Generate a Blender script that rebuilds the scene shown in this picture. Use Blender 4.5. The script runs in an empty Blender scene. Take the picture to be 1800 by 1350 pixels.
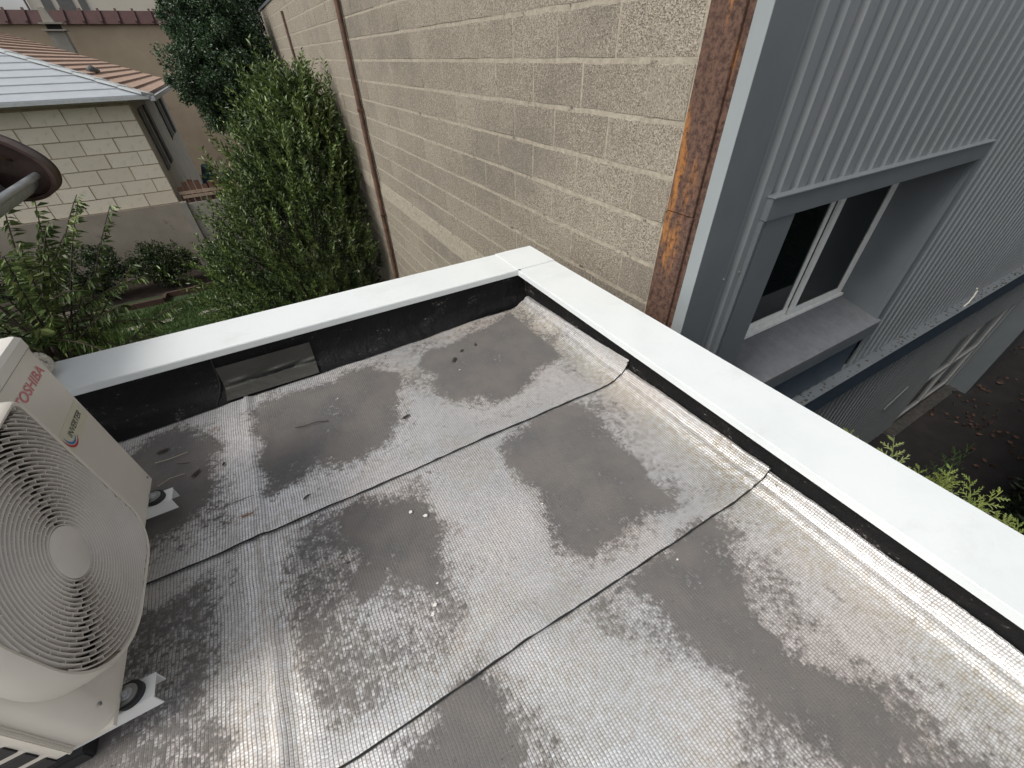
import bpy, math, random
import numpy as np
from mathutils import Matrix, Vector, noise as mn
random.seed(7); np.random.seed(7)
R = math.radians
scene = bpy.context.scene
col = scene.collection
Z0 = 5.6                      # height of the eye above the yard; all builders use eye-relative z

# ---------------------------------------------------------------- camera, sky, sun, exposure
cd = bpy.data.cameras.new('camera'); cam = bpy.data.objects.new('camera', cd); col.objects.link(cam)
cd.sensor_width = 36.0; cd.lens = 14.19; cd.clip_start = 0.02; cd.clip_end = 400
rt = Vector((0.86442, -0.50224, -0.02308)); dn = Vector((-0.33510, -0.54133, -0.77115)); fw = Vector((0.37481, 0.67433, -0.63624))
cm = Matrix(((rt.x, -dn.x, -fw.x), (rt.y, -dn.y, -fw.y), (rt.z, -dn.z, -fw.z)))
cam.matrix_world = Matrix.Translation((0, 0, Z0)) @ cm.to_4x4()
scene.camera = cam
SUN = Vector((-0.78, -0.12, 0.90)).normalized()
w = bpy.data.worlds.new('World'); scene.world = w; w.use_nodes = True
wt = w.node_tree; wt.nodes.clear()
sky = wt.nodes.new('ShaderNodeTexSky'); sky.sky_type = 'NISHITA'; sky.sun_disc = False
sky.sun_elevation = math.asin(SUN.z); sky.sun_rotation = math.atan2(SUN.x, SUN.y)
sky.air_density = 1.0; sky.dust_density = 4.0; sky.ozone_density = 1.0
hsv = wt.nodes.new('ShaderNodeHueSaturation'); hsv.inputs['Saturation'].default_value = 0.22; hsv.inputs['Value'].default_value = 1.0
bg = wt.nodes.new('ShaderNodeBackground'); bg.inputs['Strength'].default_value = 0.135
wtc = wt.nodes.new('ShaderNodeTexCoord'); wn_ = wt.nodes.new('ShaderNodeTexNoise'); wn_.inputs['Scale'].default_value = 2.6; wn_.inputs['Detail'].default_value = 6; wn_.inputs['Roughness'].default_value = 0.55
wmr = wt.nodes.new('ShaderNodeMapRange'); wmr.inputs[1].default_value = 0.36; wmr.inputs[2].default_value = 0.66; wmr.inputs[3].default_value = 0.72; wmr.inputs[4].default_value = 1.30
wmx = wt.nodes.new('ShaderNodeVectorMath'); wmx.operation = 'SCALE'      # soft cloud cover
wt.links.new(wtc.outputs['Generated'], wn_.inputs['Vector']); wt.links.new(wn_.outputs[0], wmr.inputs[0])
wo = wt.nodes.new('ShaderNodeOutputWorld')
wt.links.new(sky.outputs[0], hsv.inputs['Color']); wt.links.new(hsv.outputs[0], wmx.inputs[0]); wt.links.new(wmr.outputs[0], wmx.inputs['Scale']); wt.links.new(wmx.outputs[0], bg.inputs['Color']); wt.links.new(bg.outputs[0], wo.inputs[0])
sd = bpy.data.lights.new('sun', 'SUN'); sd.energy = 1.35; sd.angle = R(16); sd.color = (1.0, 0.96, 0.90)
sun = bpy.data.objects.new('sun', sd); col.objects.link(sun); sun.rotation_euler = SUN.to_track_quat('Z', 'Y').to_euler(); sun.location = (0, 0, Z0 + 20)
scene.view_settings.view_transform = 'Standard'; scene.view_settings.look = 'None'
scene.view_settings.exposure = 0.43; scene.view_settings.gamma = 1.0
try: scene.view_settings.use_curve_mapping = False
except Exception: pass

# ---------------------------------------------------------------- material helpers
class NT:
    def __init__(s, name):
        s.m = bpy.data.materials.new(name); s.m.use_nodes = True; s.t = s.m.node_tree; s.t.nodes.clear()
        s.out = s.n('ShaderNodeOutputMaterial'); s.b = s.n('ShaderNodeBsdfPrincipled'); s.l(s.b.outputs[0], s.out.inputs[0])
        s.tc = s.n('ShaderNodeTexCoord')
    def n(s, ty, **k):
        x = s.t.nodes.new(ty)
        for a, b in k.items(): setattr(x, a, b)
        return x
    def l(s, a, b): s.t.links.new(a, b)
    def inp(s, sock, v):
        if isinstance(v, bpy.types.NodeSocket): s.l(v, sock)
        else: sock.default_value = v
    def set(s, **k):
        mp = dict(col='Base Color', rough='Roughness', metal='Metallic', spec='Specular IOR Level', normal='Normal', alpha='Alpha', trans='Transmission Weight', ior='IOR', coat='Coat Weight')
        for a, b in k.items():
            if a == 'col' and isinstance(b, tuple): b = (*b[:3], 1)
            s.inp(s.b.inputs[mp[a]], b)
        return s
    def noise(s, scale, detail=4, rough=0.55, vec=None, dist=0.0):
        x = s.n('ShaderNodeTexNoise'); x.inputs['Scale'].default_value = scale; x.inputs['Detail'].default_value = detail
        x.inputs['Roughness'].default_value = rough; x.inputs['Distortion'].default_value = dist
        s.l(vec if vec else s.tc.outputs['Object'], x.inputs['Vector']); return x.outputs[0]
    def map(s, sc=(1, 1, 1), vec=None):
        x = s.n('ShaderNodeMapping'); x.inputs['Scale'].default_value = sc
        s.l(vec if vec else s.tc.outputs['Object'], x.inputs['Vector']); return x.outputs[0]
    def ramp(s, f, stops):
        x = s.n('ShaderNodeValToRGB'); e = x.color_ramp.elements
        while len(e) < len(stops): e.new(0.5)
        for i, (p, c) in enumerate(stops):
            e[i].position = p; e[i].color = (c, c, c, 1) if not isinstance(c, tuple) else (*c, 1)
        s.l(f, x.inputs[0]); return x.outputs[0]
    def mix(s, f, a, b, mode='MIX'):
        x = s.n('ShaderNodeMix', data_type='RGBA', blend_type=mode)
        s.inp(x.inputs[0], f)
        for k, v in ((6, a), (7, b)):
            if isinstance(v, tuple): v = (*v[:3], 1)
            s.inp(x.inputs[k], v)
        return x.outputs[2]
    def math(s, op, a, b=0.0, c=None, clamp=False):
        x = s.n('ShaderNodeMath', operation=op, use_clamp=clamp); s.inp(x.inputs[0], a); s.inp(x.inputs[1], b)
        if c is not None: s.inp(x.inputs[2], c)
        return x.outputs[0]
    def sstep(s, v, a, b):
        x = s.n('ShaderNodeMapRange', interpolation_type='SMOOTHSTEP'); s.inp(x.inputs[0], v); x.inputs[1].default_value = a; x.inputs[2].default_value = b
        return x.outputs[0]
    def bump(s, h, strength=0.5, dist=0.01, normal=None):
        x = s.n('ShaderNodeBump'); x.inputs['Strength'].default_value = strength; x.inputs['Distance'].default_value = dist
        s.l(h, x.inputs['Height'])
        if normal: s.l(normal, x.inputs['Normal'])
        s.l(x.outputs[0], s.b.inputs['Normal']); return x.outputs[0]
    def rnd_obj(s): return s.n('ShaderNodeObjectInfo').outputs['Random']
    def island(s): return s.n('ShaderNodeNewGeometry').outputs['Random Per Island']
    def sep(s, v=None):
        x = s.n('ShaderNodeSeparateXYZ'); s.l(v if v else s.tc.outputs['Object'], x.inputs[0]); return x.outputs

M = {}
def simple(name, c, rough=0.6, metal=0.0, var=0.25, scale=6.0, bump=0.0, bscale=60, spec=0.5, dirt=None):
    t = NT(name); a = tuple(x * (1 - var) for x in c); b = tuple(min(1, x * (1 + var)) for x in c)
    f = t.ramp(t.noise(scale, 6, 0.6), [(0.3, 0.0), (0.7, 1.0)])
    cc = t.mix(f, a, b)
    if dirt:
        g = t.ramp(t.noise(dirt[1], 7, 0.7), [(dirt[2], 0.0), (dirt[2] + .12, 1.0)]); cc = t.mix(g, cc, dirt[0])
    t.set(col=cc, rough=rough, metal=metal, spec=spec)
    if bump: t.bump(t.noise(bscale, 5, 0.6), bump, 0.01)
    M[name] = t.m; return t.m
def leafmat(name, stops, rough=0.42, trans=0.12):
    t = NT(name); c = t.ramp(t.island(), stops)
    big = t.ramp(t.noise(1.1, 3), [(0.35, 0.65), (0.65, 1.25)])
    c = t.mix(1.0, c, big, 'MULTIPLY')
    t.set(col=c, rough=rough, spec=0.45)
    tr = t.n('ShaderNodeBsdfTranslucent'); t.l(c, tr.inputs['Color']); mx = t.n('ShaderNodeMixShader'); mx.inputs[0].default_value = trans
    t.l(t.b.outputs[0], mx.inputs[1]); t.l(tr.outputs[0], mx.inputs[2]); t.l(mx.outputs[0], t.out.inputs[0])
    M[name] = t.m

# foil membrane: embossed aluminium with silt left by puddles
t = NT('foil')
at = t.n('ShaderNodeVertexColor', layer_name='wear'); sp = t.n('ShaderNodeSeparateColor'); t.l(at.outputs[0], sp.inputs[0])
dirt, tan, rust = sp.outputs[0], sp.outputs[1], sp.outputs[2]
uvn = t.n('ShaderNodeUVMap', uv_map='UVMap').outputs[0]
wob = t.n('ShaderNodeTexNoise'); wob.inputs['Scale'].default_value = 9; wob.inputs['Detail'].default_value = 2; t.l(uvn, wob.inputs['Vector'])
wv = t.n('ShaderNodeVectorMath', operation='MULTIPLY_ADD'); t.l(wob.outputs[1], wv.inputs[0]); wv.inputs[1].default_value = (0.012, 0.012, 0); t.l(uvn, wv.inputs[2])
s3 = t.sep(wv.outputs[0])
def cell(v, step, edge):
    f = t.math('FRACT', t.math('DIVIDE', v, step)); d = t.math('ABSOLUTE', t.math('SUBTRACT', f, 0.5))   # .5 at the lines
    return t.sstep(d, 0.5 - edge, 0.5 - edge * .25)
rowid = t.math('FLOOR', t.math('DIVIDE', s3[0], 0.0088))
yy = t.math('ADD', s3[1], t.math('MULTIPLY', t.math('FRACT', t.math('MULTIPLY', t.math('SINE', t.math('MULTIPLY', rowid, 12.9898)), 43.7)), 0.0035))
lx = cell(s3[0], 0.0088, 0.20); ly = cell(yy, 0.0075, 0.22)
line = t.math('MAXIMUM', lx, t.math('MULTIPLY', ly, 0.62))
n1 = t.noise(5.5, 6, 0.62, uvn); n2 = t.noise(46, 4, 0.7, uvn); n3 = t.noise(240, 2, 0.6, uvn); n4 = t.noise(1.7, 3, 0.5, uvn)
v = t.math('ADD', dirt, t.math('MULTIPLY', t.math('SUBTRACT', n1, 0.5), 1.5))
v = t.math('ADD', v, t.math('MULTIPLY', t.math('SUBTRACT', n2, 0.5), 1.2))
v = t.math('ADD', v, t.math('MULTIPLY', t.math('SUBTRACT', n3, 0.5), 0.35))
v = t.math('ADD', v, t.math('MULTIPLY', line, -0.10))
cid = t.math('FRACT', t.math('MULTIPLY', t.math('SINE', t.math('ADD', t.math('MULTIPLY', rowid, 12.9898), t.math('MULTIPLY', t.math('FLOOR', t.math('DIVIDE', yy, 0.0075)), 78.233))), 4375.85))
v = t.math('ADD', v, t.math('MULTIPLY', t.math('SUBTRACT', cid, 0.5), 0.24))
silt = t.sstep(v, 0.33, 0.64)
groove = t.math('MULTIPLY', line, t.math('SUBTRACT', 1.0, silt))
film = t.sstep(t.math('ADD', n4, t.math('MULTIPLY', t.math('SUBTRACT', n2, .5), .5)), 0.38, 0.68)
foilc = t.mix(film, (0.88, 0.885, 0.89), (0.70, 0.655, 0.63))
foilc = t.mix(t.math('MULTIPLY', cid, 0.22), foilc, (0.36, 0.34, 0.33))
foilc = t.mix(t.math('MULTIPLY', t.sstep(t.noise(120, 4, .7, uvn), 0.52, 0.70), 0.35), foilc, (0.26, 0.24, 0.225))
haze = t.sstep(t.math('ADD', dirt, t.math('MULTIPLY', t.math('SUBTRACT', t.math('ADD', n1, n2), 1.0), 0.9)), 0.12, 0.62)
foilc = t.mix(t.math('MULTIPLY', haze, 0.66), foilc, t.mix(t.sstep(n4, .4, .6), (0.235, 0.225, 0.22), (0.25, 0.205, 0.175)))
foilc = t.mix(t.math('MULTIPLY', tan, t.sstep(n2, 0.3, 0.7)), foilc, (0.50, 0.44, 0.33))
gd = t.math('MULTIPLY', groove, t.math('ADD', -0.25, t.math('MULTIPLY', t.math('ADD', t.math('ADD', n1, n2), dirt), 0.75)), clamp=True)
foilc = t.mix(gd, foilc, (0.11, 0.10, 0.095))
siltc = t.mix(t.sstep(n1, 0.35, 0.65), (0.086, 0.085, 0.084), (0.128, 0.117, 0.108))
siltc = t.mix(t.sstep(n3, 0.5, 0.8), siltc, (0.15, 0.135, 0.125))
cc = t.mix(t.math('MULTIPLY', silt, 0.94), foilc, siltc)
cc = t.mix(t.math('MULTIPLY', rust, t.sstep(n2, 0.38, 0.6)), cc, (0.22, 0.10, 0.03))
keep = t.math('SUBTRACT', 1.0, t.math('MAXIMUM', t.math('MAXIMUM', silt, t.math('MULTIPLY', haze, .75)), t.math('MULTIPLY', gd, 0.7)))
t.set(col=cc, metal=t.math('MULTIPLY', keep, t.math('SUBTRACT', 0.78, t.math('MULTIPLY', film, 0.40))), rough=t.math('ADD', 0.33, t.math('ADD', t.math('MULTIPLY', silt, 0.4), t.math('MULTIPLY', film, 0.12))), spec=0.35)
hh = t.math('ADD', t.math('MULTIPLY', line, -1.0), t.math('MULTIPLY', n3, 0.5))
hh = t.math('MULTIPLY', hh, t.math('SUBTRACT', 1.0, t.math('MULTIPLY', silt, 0.7)))
t.bump(hh, 0.85, 0.0016, t.bump(n2, 0.5, 0.004))
M['foil'] = t.m

# bitumen
t = NT('bitumen')
n = t.noise(7, 6, 0.7, t.map((1, 1, 3))); n2 = t.noise(90, 3, .7)
c = t.mix(t.sstep(n, 0.5, 0.72), (0.004, 0.004, 0.0045), (0.014, 0.013, 0.012)); c = t.mix(t.sstep(t.math('MULTIPLY', n, n2), 0.36, 0.42), c, (0.13, 0.12, 0.11))
t.set(col=c, rough=t.math('ADD', 0.42, t.math('MULTIPLY', n, 0.4)), spec=0.22); t.bump(t.math('ADD', t.noise(22, 5, .6, t.map((1, 1, .35))), t.math('MULTIPLY', n2, .3)), 0.8, 0.012); M['bitumen'] = t.m

# powder coated white coping
t = NT('white_coping')
n = t.noise(3.0, 6, 0.65); n2 = t.noise(30, 4, 0.7)
c = t.mix(t.sstep(n, 0.4, 0.75), (0.69, 0.72, 0.715), (0.64, 0.675, 0.675)); c = t.mix(t.sstep(n2, 0.66, 0.78), c, (0.57, 0.58, 0.56)); c = t.mix(t.math('MULTIPLY', t.sstep(t.noise(2.2, 7, .75, t.map((1, 1.6, 1))), .52, .70), .30), c, (0.50, 0.51, 0.48)); c = t.mix(t.sstep(t.noise(160, 2), .74, .78), c, (0.2, 0.19, 0.17))
t.set(col=c, rough=0.32, spec=0.5); t.bump(t.noise(1.8, 2), 0.10, 0.02); M['white_coping'] = t.m

# hollow concrete block face: coarse aggregate
t = NT('block_face')
ob = t.rnd_obj(); pos = t.n('ShaderNodeVectorMath', operation='ADD'); cmb = t.n('ShaderNodeCombineXYZ')
t.l(t.math('MULTIPLY', ob, 37.0), cmb.inputs[1]); t.l(t.tc.outputs['Object'], pos.inputs[0]); t.l(cmb.outputs[0], pos.inputs[1]); P_ = pos.outputs[0]
vor = t.n('ShaderNodeTexVoronoi'); vor.inputs['Scale'].default_value = 190; vor.inputs['Randomness'].default_value = 1.0; t.l(P_, vor.inputs['Vector'])
gr = t.sep(vor.outputs['Color'])[0]
geo = t.n('ShaderNodeNewGeometry'); wn = t.noise(0.55, 6, 0.7, t.map((1, 1, 1.4), geo.outputs['Position']))
base = t.mix(ob, (0.225, 0.196, 0.154), (0.290, 0.256, 0.204))
c = t.mix(t.sstep(gr, 0.55, 0.95), base, (0.39, 0.35, 0.285)); c = t.mix(t.sstep(t.math('SUBTRACT', 1.0, gr), 0.62, 0.92), c, (0.140, 0.119, 0.093))
c = t.mix(t.math('MULTIPLY', t.sstep(wn, 0.46, 0.68), 0.50), c, (0.13, 0.118, 0.10)); c = t.mix(t.sstep(t.noise(300, 2, .5, P_), 0.70, 0.76), c, (0.62, 0.60, 0.56))
t.set(col=c, rough=0.9, spec=0.2); t.bump(t.math('ADD', gr, t.math('MULTIPLY', vor.outputs['Distance'], 18.0)), 0.35, 0.002, t.bump(t.noise(60, 4, .6, P_), .4, .008)); M['block_face'] = t.m
t = NT('mortar')
geo = t.n('ShaderNodeNewGeometry'); gp = geo.outputs['Position']
c = t.mix(t.sstep(t.noise(28, 5, .7, gp), 0.35, 0.65), (0.275, 0.243, 0.192), (0.37, 0.332, 0.266)); c = t.mix(t.sstep(t.noise(9, 6, .8, gp), 0.585, 0.65), c, (0.09, 0.08, 0.068))
t.set(col=c, rough=0.95, spec=0.15); t.bump(t.noise(70, 5, .7, gp), 0.7, 0.008); M['mortar'] = t.m

# rusty steel column
t = NT('rusty_steel')
n = t.noise(4.0, 6, 0.65, t.map((1, 3.0, .55))); n2 = t.noise(42, 6, 0.75)
c = t.mix(t.sstep(n2, 0.35, 0.62), (0.045, 0.026, 0.020), (0.125, 0.072, 0.052)); c = t.mix(t.math('MULTIPLY', t.sstep(n, 0.56, 0.68), t.sstep(n2, .30, .55)), c, (0.31, 0.135, 0.04))
t.set(col=c, rough=0.8, spec=0.25); t.bump(n2, 0.5, 0.006); M['rusty_steel'] = t.m

simple('foil_tape', (0.050, 0.049, 0.043), 0.42, 0.25, 0.2, 5, 0.35, 30)
simple('black_seam', (0.010, 0.010, 0.010), 0.6, 0, 0.4, 60, 0.8, 200)
t = NT('cladding_grey')
n = t.noise(5.0, 5, .65, t.map((1, 1, .10))); n2 = t.noise(1.2, 3)
c = t.mix(t.sstep(n, .35, .75), (0.155, 0.168, 0.178), (0.180, 0.193, 0.200)); c = t.mix(t.sstep(n2, .35, .7), c, (0.150, 0.166, 0.170)); c = t.mix(t.sstep(t.noise(70, 4, .7), .72, .8), c, (0.09, 0.09, 0.088))
t.set(col=c, rough=0.42, spec=0.45); t.bump(t.noise(2.5, 2), .08, .01); M['cladding_grey'] = t.m
simple('trim_grey', (0.105, 0.118, 0.126), 0.42, 0, 0.08, 4, spec=0.5)
simple('flashing_lit', (0.24, 0.265, 0.27), 0.4, 0, 0.05, 3)  # flashing grey made paler for the side turned to the light
simple('sill_grey', (0.120, 0.124, 0.132), 0.5, 0, 0.18, 14, 0.1, 60, dirt=((0.05, 0.045, 0.04), 9, 0.66))
simple('blue_steel', (0.035, 0.055, 0.075), 0.45, 0, 0.15, 5, dirt=((0.03, 0.03, 0.03), 12, 0.68))
simple('ledge_dirt', (0.045, 0.042, 0.038), 0.9, 0, 0.5, 16, 0.8, 50)
simple('window_white', (0.62, 0.63, 0.61), 0.4, 0, 0.1, 20, dirt=((0.22, 0.19, 0.15), 25, 0.62))
simple('interior_dark', (0.012, 0.012, 0.012), 0.9)
simple('door_grey', (0.26, 0.265, 0.265), 0.4, 0, 0.1, 20)
simple('curtain', (0.06, 0.072, 0.068), 0.9)
simple('ac_paint', (0.64, 0.60, 0.525), 0.42, 0, 0.05, 3, 0.05, 200, dirt=((0.10, 0.085, 0.065), 75, 0.74))
simple('ac_lid', (0.66, 0.635, 0.58), 0.42, 0, 0.05, 3)
simple('ac_grille', (0.64, 0.60, 0.55), 0.40, 0, 0.06, 10)
simple('ac_dark', (0.016, 0.015, 0.016), 0.5)
simple('fan_plastic', (0.03, 0.03, 0.033), 0.4)
simple('sticker', (0.60, 0.585, 0.45), 0.35, 0, 0.04, 10)
simple('print_red', (0.52, 0.13, 0.14), 0.4, 0, 0.08, 20)
simple('print_crimson', (0.50, 0.03, 0.05), 0.4)
simple('print_black', (0.02, 0.02, 0.02), 0.4)
simple('print_blue', (0.03, 0.18, 0.42), 0.4)
simple('rail_white', (0.74, 0.75, 0.73), 0.35, 0, 0.05, 10)
simple('rubber', (0.018, 0.018, 0.020), 0.7)
simple('zinc', (0.30, 0.31, 0.31), 0.40, 0.7, 0.25, 30, 0.2, 60)
simple('zinc_gutter', (0.42, 0.44, 0.45), 0.42, 0.35, 0.15, 22, 0.1, 40)
simple('brown_paint', (0.075, 0.044, 0.035), 0.5, 0, 0.2, 20, 0.2, 60)
simple('old_tile', (0.13, 0.075, 0.052), 0.85, 0, 0.45, 22, 0.7, 70, dirt=((0.20, 0.18, 0.13), 18, 0.60))
simple('pipe_wrap', (0.56, 0.53, 0.46), 0.7, 0, 0.25, 60, 1.0, 60, dirt=((0.07, 0.06, 0.05), 45, 0.52))  # dark blotches paint shade into the folds of the crumpled wrap
simple('pipe_rust', (0.10, 0.052, 0.032), 0.6, 0, 0.5, 12, 0.4, 60)
simple('far_render', (0.36, 0.29, 0.205), 0.95, 0, 0.10, 1.2, 0.2, 12, dirt=((0.17, 0.14, 0.105), 0.9, 0.60))
simple('pale_render', (0.55, 0.51, 0.43), 0.95, 0, 0.06, 0.5)
simple('maroon_tile', (0.048, 0.019, 0.017), 0.8, 0, 0.25, 4, 0.3, 30)
simple('roof_tan', (0.33, 0.225, 0.165), 0.85, 0, 0.18, 7, 0.35, 30, dirt=((0.20, 0.14, 0.10), 5, 0.62))
simple('roof_pale', (0.33, 0.355, 0.38), 0.55, 0, 0.06, 4, 0.1, 20)
simple('hip_white', (0.40, 0.42, 0.42), 0.5, 0, 0.12, 12)
simple('house_render', (0.50, 0.455, 0.37), 0.95, 0, 0.12, 2.0, 0.3, 20, dirt=((0.2, 0.17, 0.13), 1.5, 0.6))
simple('base_concrete', (0.26, 0.228, 0.185), 0.95, 0, 0.16, 1.6, 0.4, 25, dirt=((0.085, 0.075, 0.062), 1.7, 0.60))
simple('panel_concrete', (0.26, 0.245, 0.21), 0.95, 0, 0.12, 3.0, 0.4, 25, dirt=((0.14, 0.13, 0.11), 2.5, 0.6))
simple('joint_pale', (0.30, 0.24, 0.165), 0.95)
simple('shutter_grey', (0.105, 0.105, 0.10), 0.6, 0, 0.2, 8)
simple('glass_far', (0.10, 0.11, 0.115), 0.15)
simple('plank_red', (0.15, 0.072, 0.045), 0.85, 0, 0.3, 10, 0.3, 40)
simple('plank_pale', (0.36, 0.27, 0.20), 0.85, 0, 0.2, 10, 0.3, 40)
simple('terracotta_edge', (0.050, 0.026, 0.017), 0.9, 0, 0.3, 6, 0.4, 30)
simple('bed_soil', (0.028, 0.018, 0.013), 1.0, 0, 0.5, 8, 0.6, 30)
simple('lawn_ground', (0.024, 0.042, 0.012), 1.0, 0, 0.35, 3, 0.5, 40)
simple('yard_soil', (0.012, 0.010, 0.010), 1.0, 0, 0.45, 3, 0.4, 30)
simple('stone_pale', (0.24, 0.235, 0.18), 0.9, 0, 0.2, 20, 0.3, 60)
simple('bark', (0.060, 0.046, 0.034), 0.95, 0, 0.35, 20, 0.8, 50)
simple('bench_wood', (0.10, 0.085, 0.065), 0.85, 0, 0.3, 20)
simple('cast_iron', (0.012, 0.013, 0.012), 0.6)
simple('dead_leaf', (0.07, 0.036, 0.022), 0.8, 0, 0.4, 30)
simple('dark_leaf', (0.035, 0.014, 0.013), 0.7, 0, 0.4, 30)
simple('chip_white', (0.68, 0.66, 0.60), 0.8, 0, 0.1, 60)
simple('twig_brown', (0.03, 0.022, 0.017), 0.9)
simple('straw', (0.42, 0.38, 0.30), 0.8)
simple('render_wall', (0.40, 0.37, 0.32), 0.9, 0, 0.08, 2, 0.2, 30)
simple('cable_pale', (0.45, 0.44, 0.38), 0.5)
simple('blue_tarp', (0.03, 0.07, 0.13), 0.6)
t = NT('house_stone')
c = t.mix(t.rnd_obj(), (0.60, 0.54, 0.435), (0.70, 0.64, 0.53)); n = t.noise(9, 6, .65)
c = t.mix(t.sstep(n, .5, .75), c, (0.55, 0.49, 0.385)); t.set(col=c, rough=0.9, spec=0.2); t.bump(t.noise(30, 5), .3, .01); M['house_stone'] = t.m
t = NT('window_glass'); t.set(col=(0.006, 0.009, 0.009), rough=0.03, spec=0.35, alpha=0.88); M['window_glass'] = t.m
leafmat('leaf_laurel', [(0.0, (0.010, 0.019, 0.006)), (0.5, (0.028, 0.050, 0.013)), (0.85, (0.056, 0.091, 0.022)), (1.0, (0.117, 0.156, 0.055))], 0.36)
leafmat('leaf_laurel_tip', [(0.0, (0.042, 0.075, 0.017)), (0.6, (0.094, 0.140, 0.033)), (1.0, (0.166, 0.224, 0.062))], 0.38)
leafmat('leaf_ivy', [(0.0, (0.015, 0.034, 0.018)), (0.6, (0.042, 0.080, 0.034)), (0.9, (0.080, 0.132, 0.057)), (1.0, (0.142, 0.198, 0.104))], 0.35)
leafmat('leaf_cherry', [(0.0, (0.036, 0.065, 0.018)), (0.6, (0.095, 0.146, 0.040)), (1.0, (0.202, 0.252, 0.081))], 0.45)
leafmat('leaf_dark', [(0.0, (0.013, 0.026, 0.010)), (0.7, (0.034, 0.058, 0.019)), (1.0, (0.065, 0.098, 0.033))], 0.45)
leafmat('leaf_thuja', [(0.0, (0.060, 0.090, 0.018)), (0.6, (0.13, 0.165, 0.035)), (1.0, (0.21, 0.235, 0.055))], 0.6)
leafmat('grass_blade', [(0.0, (0.031, 0.063, 0.015)), (0.7, (0.063, 0.120, 0.028)), (1.0, (0.139, 0.189, 0.056))], 0.6)

# ---------------------------------------------------------------- geometry helpers
class G:
    def __init__(s): s.v = []; s.f = []
    def add(s, vs, fs):
        o = len(s.v); s.v += [tuple(p) for p in vs]; s.f += [tuple(i + o for i in f) for f in fs]; return s
    def box(s, x0, x1, y0, y1, z0, z1):
        v = [(x, y, z) for z in (z0, z1) for y in (y0, y1) for x in (x0, x1)]
        return s.add(v, [(0, 2, 3, 1), (4, 5, 7, 6), (0, 1, 5, 4), (2, 6, 7, 3), (0, 4, 6, 2), (1, 3, 7, 5)])
    def hexa(s, a, b):        # two quads (lists of 4 pts), bottom and top
        return s.add(list(a) + list(b), [(3, 2, 1, 0), (4, 5, 6, 7), (0, 1, 5, 4), (1, 2, 6, 5), (2, 3, 7, 6), (3, 0, 4, 7)])
    def prism(s, poly, d):    # planar polygon (3d pts) swept by vector d
        n = len(poly); d = Vector(d); v = [Vector(p) for p in poly] + [Vector(p) + d for p in poly]
        return s.add(v, [tuple(range(n))[::-1], tuple(range(n, 2 * n))] + [(i, (i + 1) % n, n + (i + 1) % n, n + i) for i in range(n)])
    def tube(s, pts, r, n=8, cap=True, rf=None):
        pts = [Vector(p) for p in pts]; m = len(pts); o = len(s.v); up = None
        for i, p in enumerate(pts):
            d = (pts[min(i + 1, m - 1)] - pts[max(i - 1, 0)]).normalized()
            if up is None: up = Vector((0, 0, 1)) if abs(d.z) < .9 else Vector((1, 0, 0))
            a = d.cross(up)
            if a.length < 1e-4: a = d.cross(Vector((0, 1, 0)))
            a.normalize(); b = a.cross(d).normalized(); up = b
            rr = (r[i] if isinstance(r, (list, tuple)) else r)
            for k in range(n):
                th = 2 * math.pi * k / n; q = rr * (rf(i, k) if rf else 1)
                s.v.append(tuple(p + a * math.cos(th) * q + b * math.sin(th) * q))
        for i in range(m - 1):
            for k in range(n):
                s.f.append((o + i * n + k, o + i * n + (k + 1) % n, o + (i + 1) * n + (k + 1) % n, o + (i + 1) * n + k))
        if cap:
            s.f.append(tuple(o + k for k in range(n))[::-1]); s.f.append(tuple(o + (m - 1) * n + k for k in range(n)))
        return s
    def disc(s, c, ax, r, h, n=24):
        c = Vector(c); ax = Vector(ax).normalized(); return s.tube([c, c + ax * h], r, n)
def shade(me, ang=35):
    me.shade_smooth(); me.set_sharp_from_angle(angle=R(ang))
def mesh_obj(name, g, mat, parent=None, bevel=0.0, smooth=None):
    base = Vector(parent['_b']) if parent is not None else Vector((0, 0, 0))
    lvl = parent
    vs = [(float(v[0] - base.x), float(v[1] - base.y), float(v[2] - base.z)) for v in g.v]
    me = bpy.data.meshes.new(name); me.from_pydata(vs, [], [tuple(int(i) for i in f) for f in g.f]); me.materials.append(M[mat]); me.validate()
    bevel = float(bevel or 0)
    if bevel:
        import bmesh
        bm = bmesh.new(); bm.from_mesh(me); bmesh.ops.bevel(bm, geom=bm.edges[:] , offset=bevel, segments=2, affect='EDGES', clamp_overlap=True); bm.to_mesh(me); bm.free()
    if smooth or bevel: shade(me, smooth or 35)
    o = bpy.data.objects.new(name, me); col.objects.link(o)
    if parent is not None: o.parent = parent; o['_b'] = tuple(base)
    else: o.location = (0, 0, Z0); o['_b'] = (0, 0, 0)
    return o
part = mesh_obj
def thing(name, label, cat, base, group=None):
    o = bpy.data.objects.new(name, None); col.objects.link(o); o.location = (base[0], base[1], base[2] + Z0); o['_b'] = tuple(base)
    o.empty_display_size = .1; o['label'] = label; o['category'] = cat
    if group: o['group'] = group
    return o
def single(name, g, mat, label, cat, group=None, kind=None, bevel=0, smooth=None):   # one-mesh thing with its origin at its base
    vs = np.array(g.v); b = (float(vs[:, 0].mean()), float(vs[:, 1].mean()), float(vs[:, 2].min()))
    gg = G(); gg.v = [tuple(p) for p in (vs - np.array(b))]; gg.f = g.f
    o = mesh_obj(name, gg, mat, None, bevel, smooth); o.location = (b[0], b[1], b[2] + Z0); o['label'] = label; o['category'] = cat
    if group: o['group'] = group
    if kind: o['kind'] = kind
    return o
def structure(name, g, mat, smooth=None):
    o = mesh_obj(name, g, mat, None, 0, smooth); o['kind'] = 'structure'; return o
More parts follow.
